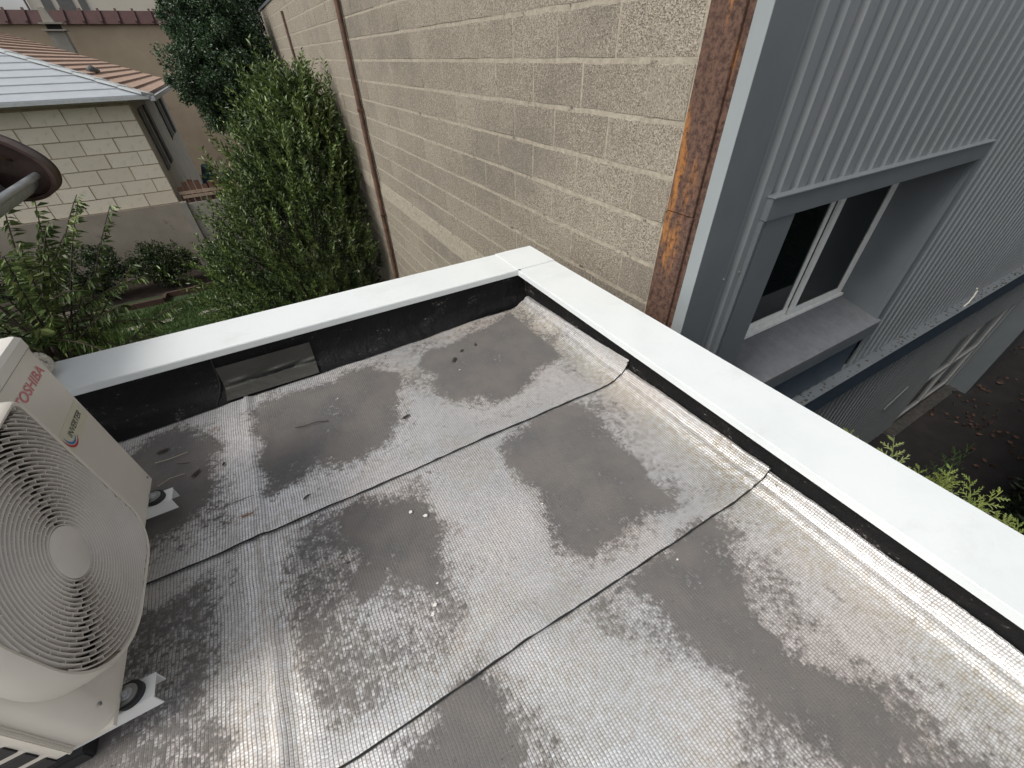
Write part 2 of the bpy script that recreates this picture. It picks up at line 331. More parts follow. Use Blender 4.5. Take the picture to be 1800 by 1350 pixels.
def np_mesh(name, V, F, mat, parent=None, smooth=False, uv=None):      # V (n,3), F (m,k) arrays
    V = np.asarray(V, np.float32); F = np.asarray(F, np.int32)
    if parent is not None: V = V - np.array(parent['_b'], np.float32)
    me = bpy.data.meshes.new(name); me.vertices.add(len(V)); me.vertices.foreach_set('co', V.ravel())
    k = F.shape[1]; me.loops.add(F.size); me.loops.foreach_set('vertex_index', F.ravel())
    me.polygons.add(len(F)); me.polygons.foreach_set('loop_start', np.arange(0, F.size, k, dtype=np.int32)); me.polygons.foreach_set('loop_total', np.full(len(F), k, np.int32))
    if uv is not None:
        l = me.uv_layers.new(name='UVMap'); l.data.foreach_set('uv', np.asarray(uv, np.float32)[F.ravel()].ravel())
    me.materials.append(M[mat]); me.update(calc_edges=True)
    if smooth: me.shade_smooth()
    o = bpy.data.objects.new(name, me); col.objects.link(o)
    if parent is not None: o.parent = parent; o['_b'] = parent['_b']
    else: o.location = (0, 0, Z0); o['_b'] = (0, 0, 0)
    return o
def leaves(name, base, dirs, ln, wd, mat, parent, fold=0.25, droop=0.0):
    """n leaves as 2 folded triangles pairs: base points, unit directions, lengths, widths"""
    base = np.asarray(base, float); d = np.asarray(dirs, float); d /= np.linalg.norm(d, axis=1, keepdims=True) + 1e-9
    n = len(base); r = np.random.normal(size=(n, 3)); r[:, 2] *= .5
    sd_ = np.cross(d, r); sd_ /= np.linalg.norm(sd_, axis=1, keepdims=True) + 1e-9; nm = np.cross(sd_, d)
    ln = np.broadcast_to(ln, (n,))[:, None]; wd = np.broadcast_to(wd, (n,))[:, None]
    tip = base + d * ln + np.array([0, 0, -1.]) * ln * droop
    mid = base + d * ln * .45
    a = mid + sd_ * wd * .5 + nm * wd * fold; b = mid - sd_ * wd * .5 + nm * wd * fold
    V = np.stack([base, a, tip, b], 1).reshape(-1, 3); i = np.arange(n)[:, None] * 4
    F = np.concatenate([i + np.array([[0, 1, 2]]), i + np.array([[0, 2, 3]])], 0)
    return np_mesh(name, V, F, mat, parent)
def sstep(x, a, b):
    t_ = np.clip((x - a) / (b - a), 0, 1); return t_ * t_ * (3 - 2 * t_)

# ================================================================ setting: grounds
g = G(); nx, ny = 40, 40
def sheet(x0, x1, y0, y1, z, amp, nx=40, ny=40):
    xs = np.linspace(x0, x1, nx); ys = np.linspace(y0, y1, ny); g = G()
    g.v = [(x, y, z + amp * mn.noise(Vector((x * .7, y * .7, 3)))) for y in ys for x in xs]
    g.f = [(j * nx + i, j * nx + i + 1, (j + 1) * nx + i + 1, (j + 1) * nx + i) for j in range(ny - 1) for i in range(nx - 1)]
    return g
gg = G(); gg.add([(-120, -120, -5.66), (160, -120, -5.66), (160, 160, -5.66), (-120, 160, -5.66)], [(0, 1, 2, 3)])
structure('ground', gg, 'yard_soil')
structure('yard', sheet(1.3, 22, -14, 1.4, -5.6, 0.05), 'yard_soil', 60)
structure('lawn', sheet(-24, 1.59, 2.2, 13.2, -4.8, 0.04, 60, 40), 'lawn_ground', 60)
structure('planting_bed', sheet(-24, 1.59, 13.2, 29, -4.82, 0.02, 30, 20), 'bed_soil', 60)
gg = G(); gg.box(-24, 1.59, 2.3, 29.3, -5.64, -4.9); structure('garden_terrace', gg, 'bed_soil')
# grass blades, only where the lawn shows
n = 26000; bx = np.random.uniform(-6.2, 0.6, n); by = np.random.uniform(10.6, 12.9, n)
keep = by < 12.55 + (bx + 3.0) * .16; bx, by = bx[keep], by[keep]; n = len(bx)
dd = np.random.normal(size=(n, 3)) * .35; dd[:, 2] = 1
o = leaves('grass', np.stack([bx, by, np.full(n, -4.81)], 1), dd, np.random.uniform(.05, .12, n), .014, 'grass_blade', None); o['kind'] = 'stuff'
o['label'] = 'short green grass of the garden lawn beyond the white coping'; o['category'] = 'grass'

# ================================================================ flat roof extension
ext = thing('flat_roof_extension', 'low flat roofed extension with foil membrane, black upstand and white metal coping in the foreground', 'building', (0, 0, -5.6))
g = G(); g.box(-2.4, 1.385, 1.985, 2.215, -5.6, -1.036); part('outer_wall', g, 'render_wall', ext)
g = G(); g.box(1.205, 1.385, -3.0, 1.983, -5.6, -1.036); part('outer_wall', g, 'render_wall', ext)
g = G(); g.box(-2.4, 1.203, -3.0, 1.983, -1.55, -1.235); part('roof_slab', g, 'base_concrete', ext)
g = G(); g.box(-2.4, 1.168, 1.957, 2.243, -1.034, -1.0); part('coping', g, 'white_coping', ext, .003)
g = G(); g.box(1.150, 1.412, -3.0, 1.955, -1.034, -1.0); part('coping', g, 'white_coping', ext, .003)
g = G(); g.box(1.1485, 1.4145, 1.9565, 2.246, -1.036, -0.9975); part('coping_corner', g, 'white_coping', ext, .003)
part('coping_joint', G().box(1.36, 1.40, 2.2400, 2.2443, -0.9974, -0.9968), 'trim_grey', ext); part('coping_joint', G().box(1.153, 1.165, 1.945, 1.9560, -0.9995, -0.9965), 'trim_grey', ext)

polys = [  # silt patches left by standing water, one broad darker area: (outline, strength)
 ([(-0.808, 1.70), (-0.744, 1.78), (-0.661, 1.778), (-0.587, 1.733), (-0.547, 1.586), (-0.539, 1.355), (-0.576, 1.266), (-0.617, 1.227), (-0.701, 1.235), (-0.85, 1.28), (-0.95, 1.5)], 1.0),
 ([(-0.377, 1.758), (-0.233, 1.76), (-0.081, 1.763), (0.142, 1.782), (0.258, 1.683), (0.239, 1.516), (0.113, 1.294), (0.006, 1.249), (-0.163, 1.283), (-0.293, 1.236), (-0.353, 1.214), (-0.375, 1.379), (-0.378, 1.555)], .96),
 ([(0.43, 1.747), (0.638, 1.775), (0.865, 1.806), (1.10, 1.90), (1.086, 1.666), (1.137, 1.461), (1.047, 1.361), (0.858, 1.31), (0.688, 1.239), (0.561, 1.225), (0.53, 1.337), (0.423, 1.356), (0.398, 1.467), (0.443, 1.541), (0.379, 1.691)], .95),
 ([(0.49, 0.99), (0.647, 1.026), (0.842, 1.009), (0.924, 0.876), (0.897, 0.707), (0.837, 0.553), (0.853, 0.433), (0.661, 0.449), (0.479, 0.455), (0.442, 0.51), (0.444, 0.628), (0.472, 0.745), (0.457, 0.843)], .92),
 ([(-0.059, 0.995), (0.053, 0.955), (0.101, 0.912), (0.129, 0.792), (0.092, 0.676), (0.081, 0.561), (0.015, 0.62), (-0.028, 0.705), (-0.094, 0.786), (-0.163, 0.872), (-0.129, 0.946)], .95),
 ([(-0.164, 0.786), (-0.112, 0.796), (-0.035, 0.75), (-0.053, 0.706), (-0.117, 0.690), (-0.167, 0.742)], 1.0),
 ([(-0.355, 0.987), (-0.119, 0.991), (-0.119, 0.759), (-0.218, 0.616), (-0.349, 0.744)], .60),
 ([(-0.349, 0.744), (-0.156, 0.613), (0.026, 0.557), (0.02, 0.459), (-0.119, 0.422), (-0.251, 0.46), (-0.331, 0.456), (-0.353, 0.588)], .50),
 ([(0.803, 0.345), (0.931, 0.31), (0.878, 0.186), (0.805, 0.095), (0.792, 0.002), (0.781, -0.08), (0.853, -0.15), (0.828, -0.236), (0.754, -0.27), (0.638, -0.202), (0.609, -0.13), (0.614, -0.009), (0.567, 0.09), (0.563, 0.204), (0.549, 0.302), (0.457, 0.32)], .88),
 ([(0.06, 0.331), (0.109, 0.331), (0.099, 0.254), (0.05, 0.142), (-0.02, 0.05), (-0.16, 0.14), (-0.146, 0.256), (-0.081, 0.285), (-0.014, 0.307)], .95),
 ([(0.767, -0.014), (0.882, -0.066), (0.933, -0.236), (1.005, -0.417), (0.9, -.7), (0.645, -0.5), (0.68, -0.113)], .56),
 ([(-1.1, 1.0), (-0.56, 1.0), (-0.50, 0.60), (-0.46, -0.2), (-1.2, -0.2), (-1.2, .6)], .58),  # broad darker area of foil at the near left
 ([(0.50, 1.0), (1.0, 1.02), (1.03, 0.55), (0.9, 0.38), (0.4, 0.40)], .42),
 ([(-0.36, 1.80), (1.1, 1.92), (1.12, 1.45), (0.8, 1.22), (0.5, 1.2), (0.3, 1.40), (0.1, 1.22), (-0.37, 1.19)], .40),
 ([(-0.36, 1.02), (0.16, 1.0), (0.16, 0.5), (0.0, 0.36), (-0.30, 0.36)], .44),
 ([(0.36, 0.33), (0.95, 0.33), (0.93, -0.1), (1.03, -0.8), (0.5, -0.9), (0.55, 0.0)], .45),
 ([(-0.18, 0.33), (0.14, 0.33), (0.16, -0.1), (-0.2, -0.1)], .45),
 ([(-0.92, 1.78), (-0.53, 1.74), (-0.50, 1.18), (-0.9, 1.15)], .48),
]
def poly_sd(px, py, poly):
    P = np.array(poly); n = len(P); d = np.full(px.shape, 1e9); ins = np.zeros(px.shape, bool)
    for i in range(n):
        a = P[i]; b = P[(i + 1) % n]; e = b - a; wx, wy = px - a[0], py - a[1]
        t_ = np.clip((wx * e[0] + wy * e[1]) / (e @ e), 0, 1); d = np.minimum(d, np.hypot(wx - t_ * e[0], wy - t_ * e[1]))
        c_ = (a[1] > py) != (b[1] > py); xi = a[0] + (py - a[1]) * e[0] / (e[1] if abs(e[1]) > 1e-9 else 1e-9); ins ^= c_ & (px < xi)
    return np.where(ins, -d, d)
def vnoise(x, y, s, seed=0):
    rs = np.random.RandomState(seed); T = rs.rand(64, 64); x = x * s + 1000; y = y * s + 1000; xi = np.floor(x).astype(int); yi = np.floor(y).astype(int)
    fx = x - xi; fy = y - yi; fx = fx * fx * (3 - 2 * fx); fy = fy * fy * (3 - 2 * fy); g_ = lambda a, b: T[a % 64, b % 64]
    return (g_(xi, yi) * (1 - fx) + g_(xi + 1, yi) * fx) * (1 - fy) + (g_(xi, yi + 1) * (1 - fx) + g_(xi + 1, yi + 1) * fx) * fy
def fbm(x, y, s, seed=0): return (vnoise(x, y, s, seed) + .5 * vnoise(x, y, s * 2.1, seed + 1) + .25 * vnoise(x, y, s * 4.3, seed + 2)) / 1.75
def make_strip(y0, y1, lift, ztop, seed):
    sx = np.concatenate([np.arange(-1.9, 1.04, .0125), np.arange(1.04, 1.30, .008)])       # developed length across the roof and up the wall
    sy = np.arange(y0, y1 + .001, .0125); S, Y = np.meshgrid(sx, sy)
    # profile: arc length -> (x, z)
    kp = np.array([(1.04, -1.22), (1.085, -1.216), (1.125, -1.204), (1.152, -1.188), (1.166, -1.186), (1.182, -1.166), (1.195, -1.135), (1.201, -1.08)])
    arc = 1.04 + np.concatenate([[0], np.cumsum(np.hypot(*np.diff(kp, axis=0).T))])
    X = np.where(S < 1.04, S, np.interp(S, arc, kp[:, 0])); Z = np.where(S < 1.04, -1.22, np.interp(S, arc, kp[:, 1]))
    topz = np.interp(Y, [y0, y1], ztop) + (vnoise(Y, Y * 0, 6, seed) - .5) * .009 + (vnoise(Y, Y * 0, 60, seed) - .5) * .003
    ov = Z > topz; Z = np.where(ov, topz, Z)
    X = X + np.where(S > 1.04, (vnoise(Y, Y * 0, 5, seed + 5) - .5) * .005 * (1.2 - np.clip((S - 1.1) * 8, 0, 1)), 0)
    X = np.where(S > 1.2, np.minimum(X, 1.2015), X)
    Z = Z + (fbm(X, Y, 4, 5) - .5) * .005 + (fbm(X, Y, 14, 6) - .5) * .0022
    rx = -.385 + (vnoise(Y, Y * 0, 3, 9) - .5) * .02
    Z = Z + .008 * np.exp(-((X - rx) / .014) ** 2) - .003 * np.exp(-((X - rx - .035) / .02) ** 2) + .004 * np.exp(-((X + .44) / .03) ** 2)
    Z = Z + lift * (1 - sstep(Y, y0, y0 + .10)) + (Y < y0 + .02) * 0.0015 * vnoise(X, Y, 30, seed)
    Yw = Y + (vnoise(X, X * 0, 5, seed + 3) - .5) * .007 * (1 - sstep(Y, y0, y0 + .1)) + (vnoise(X, X * 0, 40, seed + 4) - .5) * .003 * (Y < y0 + .02)
    # wear attribute
    wx = X + (fbm(X, Y, 8, 21) - .5) * .11; wy = Yw + (fbm(X, Y, 8, 31) - .5) * .11
    D = np.zeros(X.shape)
    for p_, st in polys:
        b_ = np.array(p_); sdv = poly_sd(wx, wy, p_); D = np.maximum(D, st * (1 - sstep(sdv, -.050, .085)))
    D = np.maximum(D, .10 + .36 * (fbm(X, Y * .6, 2.6, 41) - .3)); D = D - .22 * np.exp(-((Yw - y0) / .05) ** 2) * (D < .9) - .25 * np.exp(-((X + .39) / .05) ** 2); D = np.clip(D, 0, 1); D = np.where(X > 1.05, D * .55, D)
    T = np.exp(-((X - 1.10) / .075) ** 2) * (.35 + .9 * fbm(X, Y * .5, 5, 51)) + .35 * (fbm(X, Y, 3, 61) > .58)
    RU = np.zeros(X.shape)
    for cx, cy, rx_, ry_ in ((-.455, 1.155, .035, .016), (-.415, 1.150, .022, .016), (-.512, 1.695, .020, .018), (.0, 1.19, .02, .012), (.19, .72, .03, .02)):
        RU = np.maximum(RU, 1.2 * np.exp(-(((wx - cx) / rx_) ** 2 + ((wy - cy) / ry_) ** 2) ** 1.2) * (1 if cx < -.1 else .45))
    ny_, nx_ = X.shape; V = np.stack([X, Yw, Z], -1).reshape(-1, 3); idx = np.arange(nx_ * ny_).reshape(ny_, nx_)
    F = np.stack([idx[:-1, :-1], idx[:-1, 1:], idx[1:, 1:], idx[1:, :-1]], -1).reshape(-1, 4)
    UV = np.stack([S, Y + seed * .0037], -1).reshape(-1, 2)
    o = np_mesh('membrane_sheet', V, F, 'foil', ext, True, UV)
    ca = o.data.color_attributes.new('wear', 'FLOAT_COLOR', 'POINT')
    C_ = np.stack([D, np.clip(T, 0, 1), np.clip(RU, 0, 1), np.ones(X.shape)], -1).reshape(-1, 4).astype(np.float32); ca.data.foreach_set('color', C_.ravel())
    # bead of bitumen squeezed out along the near edge
    j = 0; row = V.reshape(ny_, nx_, 3)[0]; sel = row[(row[:, 0] > -1.85)][::2]
    pts = [Vector((p[0], p[1] - .001, p[2] - .0015)) for p in sel]
    rr = [.0015 + .0026 * abs(mn.noise(Vector((p.x * 40, seed, 0)))) + .0012 * random.random() for p in pts]
    gb = G(); gb.tube(pts, rr, 5); part('seam', gb, 'black_seam', ext)
make_strip(1.045, 1.93, .0075, (-1.118, -1.165), 1)
make_strip(0.335, 1.09, .0085, (-1.138, -1.160), 2)
make_strip(-0.70, 0.38, .0075, (-1.126, -1.148), 3)
make_strip(-1.40, -0.655, .007, (-1.13, -1.14), 4)
g = G(); g.tube([(1.196, 1.045, -1.200), (1.199, 1.043, -1.165), (1.198, 1.046, -1.120)], [.004, .005, .004], 5); part('seam', g, 'black_seam', ext)
g = G(); g.tube([(1.180, .336, -1.196), (1.193, .332, -1.170), (1.197, .338, -1.132)], [.005, .0045, .003], 5); g.tube([(1.196, .332, -1.165), (1.186, .30, -1.168), (1.180, .285, -1.166)], [.003, .0025, .0015], 5); part('seam', g, 'black_seam', ext)
# bitumen upstands (left one lies over the foil at its foot)
xs = np.arange(-1.9, 1.21, .015); prof = [(1.972, -1.030), (1.966, -1.09), (1.960, -1.15), (1.940, -1.188), (1.912, -1.208), (0, -1.2155)]
V = []
for x in xs:
    ye = np.interp(x, [-1.9, -.8, -.47, 0, .5, .9, 1.2], [1.79, 1.822, 1.852, 1.865, 1.885, 1.925, 1.935]) + .006 * mn.noise(Vector((x * 9, 0, 0)))
    for k, (y, z) in enumerate(prof):
        if k == 5: y = ye
        q = .007 * mn.noise(Vector((x * 5, k * 1.3, 2))) + .003 * mn.noise(Vector((x * 22, k * 2.3, 5)))
        V.append((x, y + (q if 0 < k < 5 else 0), z + (q * .6 if k in (3, 4) else 0)))
m_ = len(prof); V = np.array(V); idx = np.arange(len(xs) * m_).reshape(-1, m_)
F = np.stack([idx[:-1, :-1], idx[:-1, 1:], idx[1:, 1:], idx[1:, :-1]], -1).reshape(-1, 4); np_mesh('upstand', V, F, 'bitumen', ext, True)
ys = np.arange(-3.0, 1.97, .02); V = []
for y in ys:
    for k, z in enumerate((-1.03, -1.07, -1.11, -1.15, -1.20, -1.23)):
        V.append((1.2045 - .004 * abs(mn.noise(Vector((3, y * 12, k * 1.7)))) if k not in (0,) else 1.2045, y, z))
V = np.array(V); m_ = 6; idx = np.arange(len(ys) * m_).reshape(-1, m_); F = np.stack([idx[:-1, :-1], idx[1:, :-1], idx[1:, 1:], idx[:-1, 1:]], -1).reshape(-1, 4)
np_mesh('upstand', V, F[:, ::-1], 'bitumen', ext, True)
g = G(); g.tube([(-.455, 1.968, -1.036), (-.462, 1.961, -1.11), (-.470, 1.950, -1.165), (-.485, 1.925, -1.198), (-.495, 1.895, -1.208), (-.505, 1.855, -1.2125)], .0035, 6); part('upstand_joint', g, 'black_seam', ext)
g = G(); g.tube([(-.512, 1.235, -1.2165), (-.45, 1.236, -1.214), (-.392, 1.228, -1.209)], .0012, 4); part('membrane_scratch', g, 'black_seam', ext)
# crumpled foil tape patch on the upstand
nx_, ny_ = 60, 26; V = []
for j in range(ny_):
    tq = j / (ny_ - 1)
    for i in range(nx_):
        s_ = i / (nx_ - 1); x = -.455 + .405 * s_ - .006 * tq
        if tq < .62: y = 1.957 - .010 * tq; z = -1.085 - .105 * tq / .62
        else: u = (tq - .62) / .38; y = 1.950 - .085 * u; z = -1.190 - .021 * u
        cr = math.exp(-((tq - .55) / .09) ** 2); q = (.012 * cr * max(0, mn.noise(Vector((s_ * 3.5 + tq * 2, tq * 9, 1))) + .25) + .0012 * mn.noise(Vector((s_ * 30, tq * 20, 4))))
        if s_ < .25: q += .006 * cr * abs(mn.noise(Vector((s_ * 14, tq * 7, 7))))
        V.append((x, y - .006 - q, z + .004 + q * .5))
idx = np.arange(nx_ * ny_).reshape(ny_, nx_); F = np.stack([idx[:-1, :-1], idx[1:, :-1], idx[1:, 1:], idx[:-1, 1:]], -1).reshape(-1, 4)
o = np_mesh('tape_patch', np.array(V), F, 'foil_tape', ext, True); o['label'] = 'dull grey foil tape patch wrinkled along its middle'

# ================================================================ air conditioner
AX, AY0, AY1, AZ0, AZ1 = -0.66, 0.618, 1.392, -1.10, -0.565
ac = thing('air_conditioner', 'beige outdoor air conditioning unit with a large ringed fan grille and red TOSHIBA lettering', 'air conditioner', (-.80, 1.0, -1.22))
def rrect(y0, y1, x0, x1, r0, z, n=6, rfar=.012):
    pts = []
    for cy, cx, r, a0 in ((y1 - rfar, x1 - rfar, rfar, 0), (y0 + r0, x1 - r0, r0, 270), (y0 + .02, x0 + .02, .02, 180), (y1 - .02, x0 + .02, .02, 90)):
        pass
    corners = [(x1 - rfar, y1 - rfar, rfar, 90, 0), (x1 - r0, y0 + r0, r0, 0, -90), (x0 + .02, y0 + .02, .02, -90, -180), (x0 + .02, y1 - .02, .02, -180, -270)]
    for cx, cy, r, a, b in corners:
        for i in range(n + 1):
            th = R(a + (b - a) * i / n); pts.append((cx + r * math.cos(th), cy + r * math.sin(th), z))
    return pts[::-1]
g = G(); g.prism(rrect(AY0, AY1, -.95, AX, .045, AZ0), (0, 0, AZ1 - AZ0)); part('casing', g, 'ac_paint', ac, 0, 30)
g = G()
for z, e in ((AZ1 + .0015, .0), (AZ1 + .004, .003), (AZ1 + .028, .003), (AZ1 + .038, -.004), (AZ1 + .042, -.018)):
    g.v += rrect(AY0 - e, AY1 + e, -.95 - e, AX + e, .047, z)
m_ = len(g.v) // 5
g.f = [(k * m_ + i, k * m_ + (i + 1) % m_, (k + 1) * m_ + (i + 1) % m_, (k + 1) * m_ + i) for k in range(4) for i in range(m_)] + [tuple(range(4 * m_, 5 * m_)), tuple(range(m_))[::-1]]
part('top_cover', g, 'ac_lid', ac, 0, 30)
g = G(); g.box(-.945, AX - .003, AY0 + .003, AY1 - .003, AZ0 - .012, AZ0); part('base_pan', g, 'ac_paint', ac)
# fan shroud and grille
CY, CZ, XG = .852, -.795, -.604
SY, SZ = .8565, -.7975
def squircle(hy, hz, rr_, x, n=14, yc=SY, zc=SZ):
    pts = []
    for sy_, sz_, r in ((1, 1, rr_[0]), (-1, 1, rr_[1]), (-1, -1, rr_[2]), (1, -1, rr_[3])):
        cy, cz = yc + sy_ * (hy - r), zc + sz_ * (hz - r); a0 = {(1, 1): 0, (-1, 1): 90, (-1, -1): 180, (1, -1): 270}[(sy_, sz_)]
        for i in range(n + 1):
            th = R(a0 + 90 * i / n); pts.append((x, cy + r * math.cos(th), cz + r * math.sin(th)))
    return pts
HY, HZ, RRC = .2385, .2475, (.022, .19, .228, .105)
g = G(); rings_ = [(HY + .018, HZ + .016, .02, AX - .001), (HY + .016, HZ + .014, .018, AX + .020), (HY + .009, HZ + .008, .01, XG - .006), (HY + .003, HZ + .003, .004, XG), (HY - .003, HZ - .003, 0, XG - .002), (HY - .006, HZ - .006, 0, AX + .004)]
for hy, hz, dr, x in rings_: g.v += squircle(hy, hz, tuple(r + dr for r in RRC), x)
m_ = len(g.v) // len(rings_)
g.f = [(k * m_ + i, k * m_ + (i + 1) % m_, (k + 1) * m_ + (i + 1) % m_, (k + 1) * m_ + i) for k in range(len(rings_) - 1) for i in range(m_)]
part('fan_shroud', g, 'ac_paint', ac, 0, 40)
g = G(); g.prism(squircle(HY - .006, HZ - .006, RRC, AX + .003), (.0012, 0, 0)); part('fan_recess', g, 'ac_dark', ac)
def inside(y, z):
    dy, dz = y - SY, z - SZ; hy, hz = HY - .004, HZ - .004
    if abs(dy) > hy or abs(dz) > hz: return False
    r = {(True, True): RRC[0], (False, True): RRC[1], (False, False): RRC[2], (True, False): RRC[3]}[(dy > 0, dz > 0)]
    ay, az = abs(dy) - (hy - r), abs(dz) - (hz - r)
    return not (ay > 0 and az > 0 and ay * ay + az * az > r * r)
NR, R0, DR = 33, .061, .0096
def ring(r, n=132):
    out_, g, t0 = [], G(), .0017
    ok = [inside(CY + r * math.cos(2 * math.pi * i / n), CZ + r * math.sin(2 * math.pi * i / n)) for i in range(n)]
    st = ok.index(False) if False in ok else 0
    for i in [(st + q_) % n for q_ in range(n)]:
        if not (ok[i] and ok[(i + 1) % n]):
            if g.f: out_.append(g); g = G()
            continue
        a, b = 2 * math.pi * i / n, 2 * math.pi * (i + 1) / n; q = []
        for th in (a, b):
            c_, s_ = math.cos(th), math.sin(th)
            q.append([(x, CY + (r + d) * c_, CZ + (r + d) * s_) for x, d in ((XG - .016, -t0), (XG - .002, -t0 * .9), (XG, 0), (XG - .002, t0 * .9), (XG - .016, t0))])
        v = q[0] + q[1]; g.add(v, [(k, k + 1, 6 + k, 5 + k) for k in range(4)])
    if g.f: out_.append(g)
    return out_
for k in range(NR):
    for g in ring(R0 + k * DR): part('grille_ring', g, 'ac_grille', ac, 0, 50)
g = G()
for k in range(NR - 1):          # short staggered struts that join neighbouring rings in swirling rows
    rm = R0 + k * DR; nsp = 12 if k < 5 else 22
    for q in range(nsp):
        th = 2 * math.pi * (q + .5 * (k % 2)) / nsp + k * .035; c_, s_ = math.cos(th), math.sin(th); hw = .0011
        if not (inside(CY + rm * c_, CZ + rm * s_) and inside(CY + (rm + DR) * c_, CZ + (rm + DR) * s_)): continue
        P4 = [(CY + r_ * c_ + sg * hw * -s_, CZ + r_ * s_ + sg * hw * c_) for r_, sg in ((rm, -1), (rm, 1), (rm + DR, 1), (rm + DR, -1))]
        g.hexa([(XG - .014, y, z) for y, z in P4], [(XG - .0035, y, z) for y, z in P4])
o = part('grille_strut', g, 'ac_grille', ac); o['kind'] = 'stuff'
g = G(); g.tube([(XG - .012, CY, CZ), (XG - .001, CY, CZ), (XG + .0015, CY, CZ)], [.058, .058, .052], 40); part('grille_hub', g, 'ac_grille', ac, 0, 40)
g = G()
for k in range(3):
    for i in range(8):
        a = R(120 * k + i * 9); b = R(120 * k + (i + 1) * 9); x0 = AX + .012 + i * .0028; x1 = AX + .012 + (i + 1) * .0028
        g.add([(x0, CY + .05 * math.cos(a), CZ + .05 * math.sin(a)), (x0, CY + .225 * math.cos(a), CZ + .225 * math.sin(a)), (x1, CY + .225 * math.cos(b), CZ + .225 * math.sin(b)), (x1, CY + .05 * math.cos(b), CZ + .05 * math.sin(b))], [(0, 1, 2, 3)])
g.disc((AX + .006, CY, CZ), (1, 0, 0), .05, .03, 24); part('fan', g, 'fan_plastic', ac, 0, 40)
# side panel with louvred slots on the near end
g = G(); g.box(-.955, -.727, AY0 - .006, AY0 + .002, AZ0 - .004, AZ1 - .03); part('side_panel', g, 'ac_paint', ac, .003)
g = G(); g.box(-.735, -.729, AY0 - .012, AY0 - .004, AZ0 + .0, AZ1 - .05); part('side_panel_rim', g, 'ac_paint', ac, .002)
for k in range(6):
    z = -1.165 + .052 * k
    g = G(); g.box(-.925, -.757, AY0 - .0085, AY0 - .0045, z + .055, z + .092); part('vent_slot', g, 'ac_dark', ac, .0018)
for y, z in ((1.368, -1.083), (.648, -1.045)):
    g = G(); g.disc((AX, y, z), (1, 0, 0), .0042, .0015, 12); part('screw', g, 'zinc', ac)
def text_mesh(name, txt, mat, y0, y1, z0, z1, x, parent, offset=0.0, shear=0.0):
    cu = bpy.data.curves.new('txt', 'FONT'); cu.body = txt; cu.offset = offset; cu.shear = shear; cu.resolution_u = 4
    ob = bpy.data.objects.new('txt', cu); col.objects.link(ob); bpy.context.view_layer.update()
    me = bpy.data.meshes.new_from_object(ob.evaluated_get(bpy.context.evaluated_depsgraph_get())); bpy.data.objects.remove(ob); bpy.data.curves.remove(cu)
    a = np.array([v.co[:] for v in me.vertices]); lo, hi = a.min(0), a.max(0)
    u = (a[:, 0] - lo[0]) / (hi[0] - lo[0]); v = (a[:, 1] - lo[1]) / (hi[1] - lo[1]); g = G()
    g.v = [(x, y0 + (y1 - y0) * p, z0 + (z1 - z0) * q) for p, q in zip(u, v)]; g.f = [tuple(p.vertices) for p in me.polygons]
    return part(name, g, mat, parent)
text_mesh('brand_lettering', 'TOSHIBA', 'print_red', 1.178, 1.366, -.627, -.600, AX + .0008, ac, .022)
g = G(); g.box(AX + .0002, AX + .0009, 1.197, 1.369, -.793, -.733); bdg = part('badge', g, 'sticker', ac)
text_mesh('badge_lettering', 'INVERTER', 'print_black', 1.236, 1.347, -.769, -.751, AX + .0014, bdg, .012, .15)
for mat, dy, r1, r2 in (('print_crimson', 0, .040, .033), ('print_blue', .004, .031, .024)):
    g = G(); n = 26; cy, cz = 1.238, -.752
    for i in range(n):
        ths = [R(165 + (i + q) * 150 / n) for q in (0, 1)]; ws = [max(0.0, math.sin(math.pi * (i + q) / n)) ** .7 for q in (0, 1)]; rm = (r1 + r2) / 2; hw = (r1 - r2) / 2
        g.add([(AX + .0013, cy + (rm + s_ * hw * w_) * math.cos(th), cz + (rm + s_ * hw * w_) * math.sin(th)) for th, w_, s_ in ((ths[0], ws[0], 1), (ths[1], ws[1], 1), (ths[1], ws[1], -1), (ths[0], ws[0], -1))], [(0, 1, 2, 3)])
    part('badge_swoosh', g, mat, bdg)
# mounting rails, feet, rubber buffers
for yc in (1.305, .683):
    g = G(); y0, y1, z0, z1, th = yc - .028, yc + .028, -1.180, -1.132, .003
    g.box(-1.0, -.608, y0, y1, z1 - th, z1); g.box(-1.0, -.610, y0, y0 + th, z0, z1 - th); g.box(-1.0, -.610, y1 - th, y1, z0, z1 - th)
    rail = part('mounting_rail', g, 'rail_white', ac, .001)
    g = G(); g.disc((-.655, yc, -1.1318), (0, 0, 1), .029, .012, 28); part('rubber_buffer', g, 'rubber', ac, 0, 40)
    g = G(); poly = [(-.657 + .022 * math.cos(R(a)), yc + .022 * math.sin(R(a)), -1.1195) for a in range(-90, 91, 15)] + [(-.74, yc + .027, -1.1195), (-.74, yc - .027, -1.1195)]
    g.prism(poly, (0, 0, .003)); ft = part('mounting_foot', g, 'zinc', ac)
    g = G(); g.disc((-.657, yc, -1.1162), (0, 0, 1), .013, .002, 24); part('washer', g, 'zinc_gutter', ft, 0, 40)
    g = G(); g.disc((-.657, yc, -1.114), (0, 0, 1), .007, .007, 6); part('bolt', g, 'zinc_gutter', ft)
    for xb in (-.80, -.93):
        g = G(); g.box(xb - .04, xb + .04, yc - .045, yc + .045, -1.222, -1.180); part('rubber_block', g, 'rubber', ac, .004)
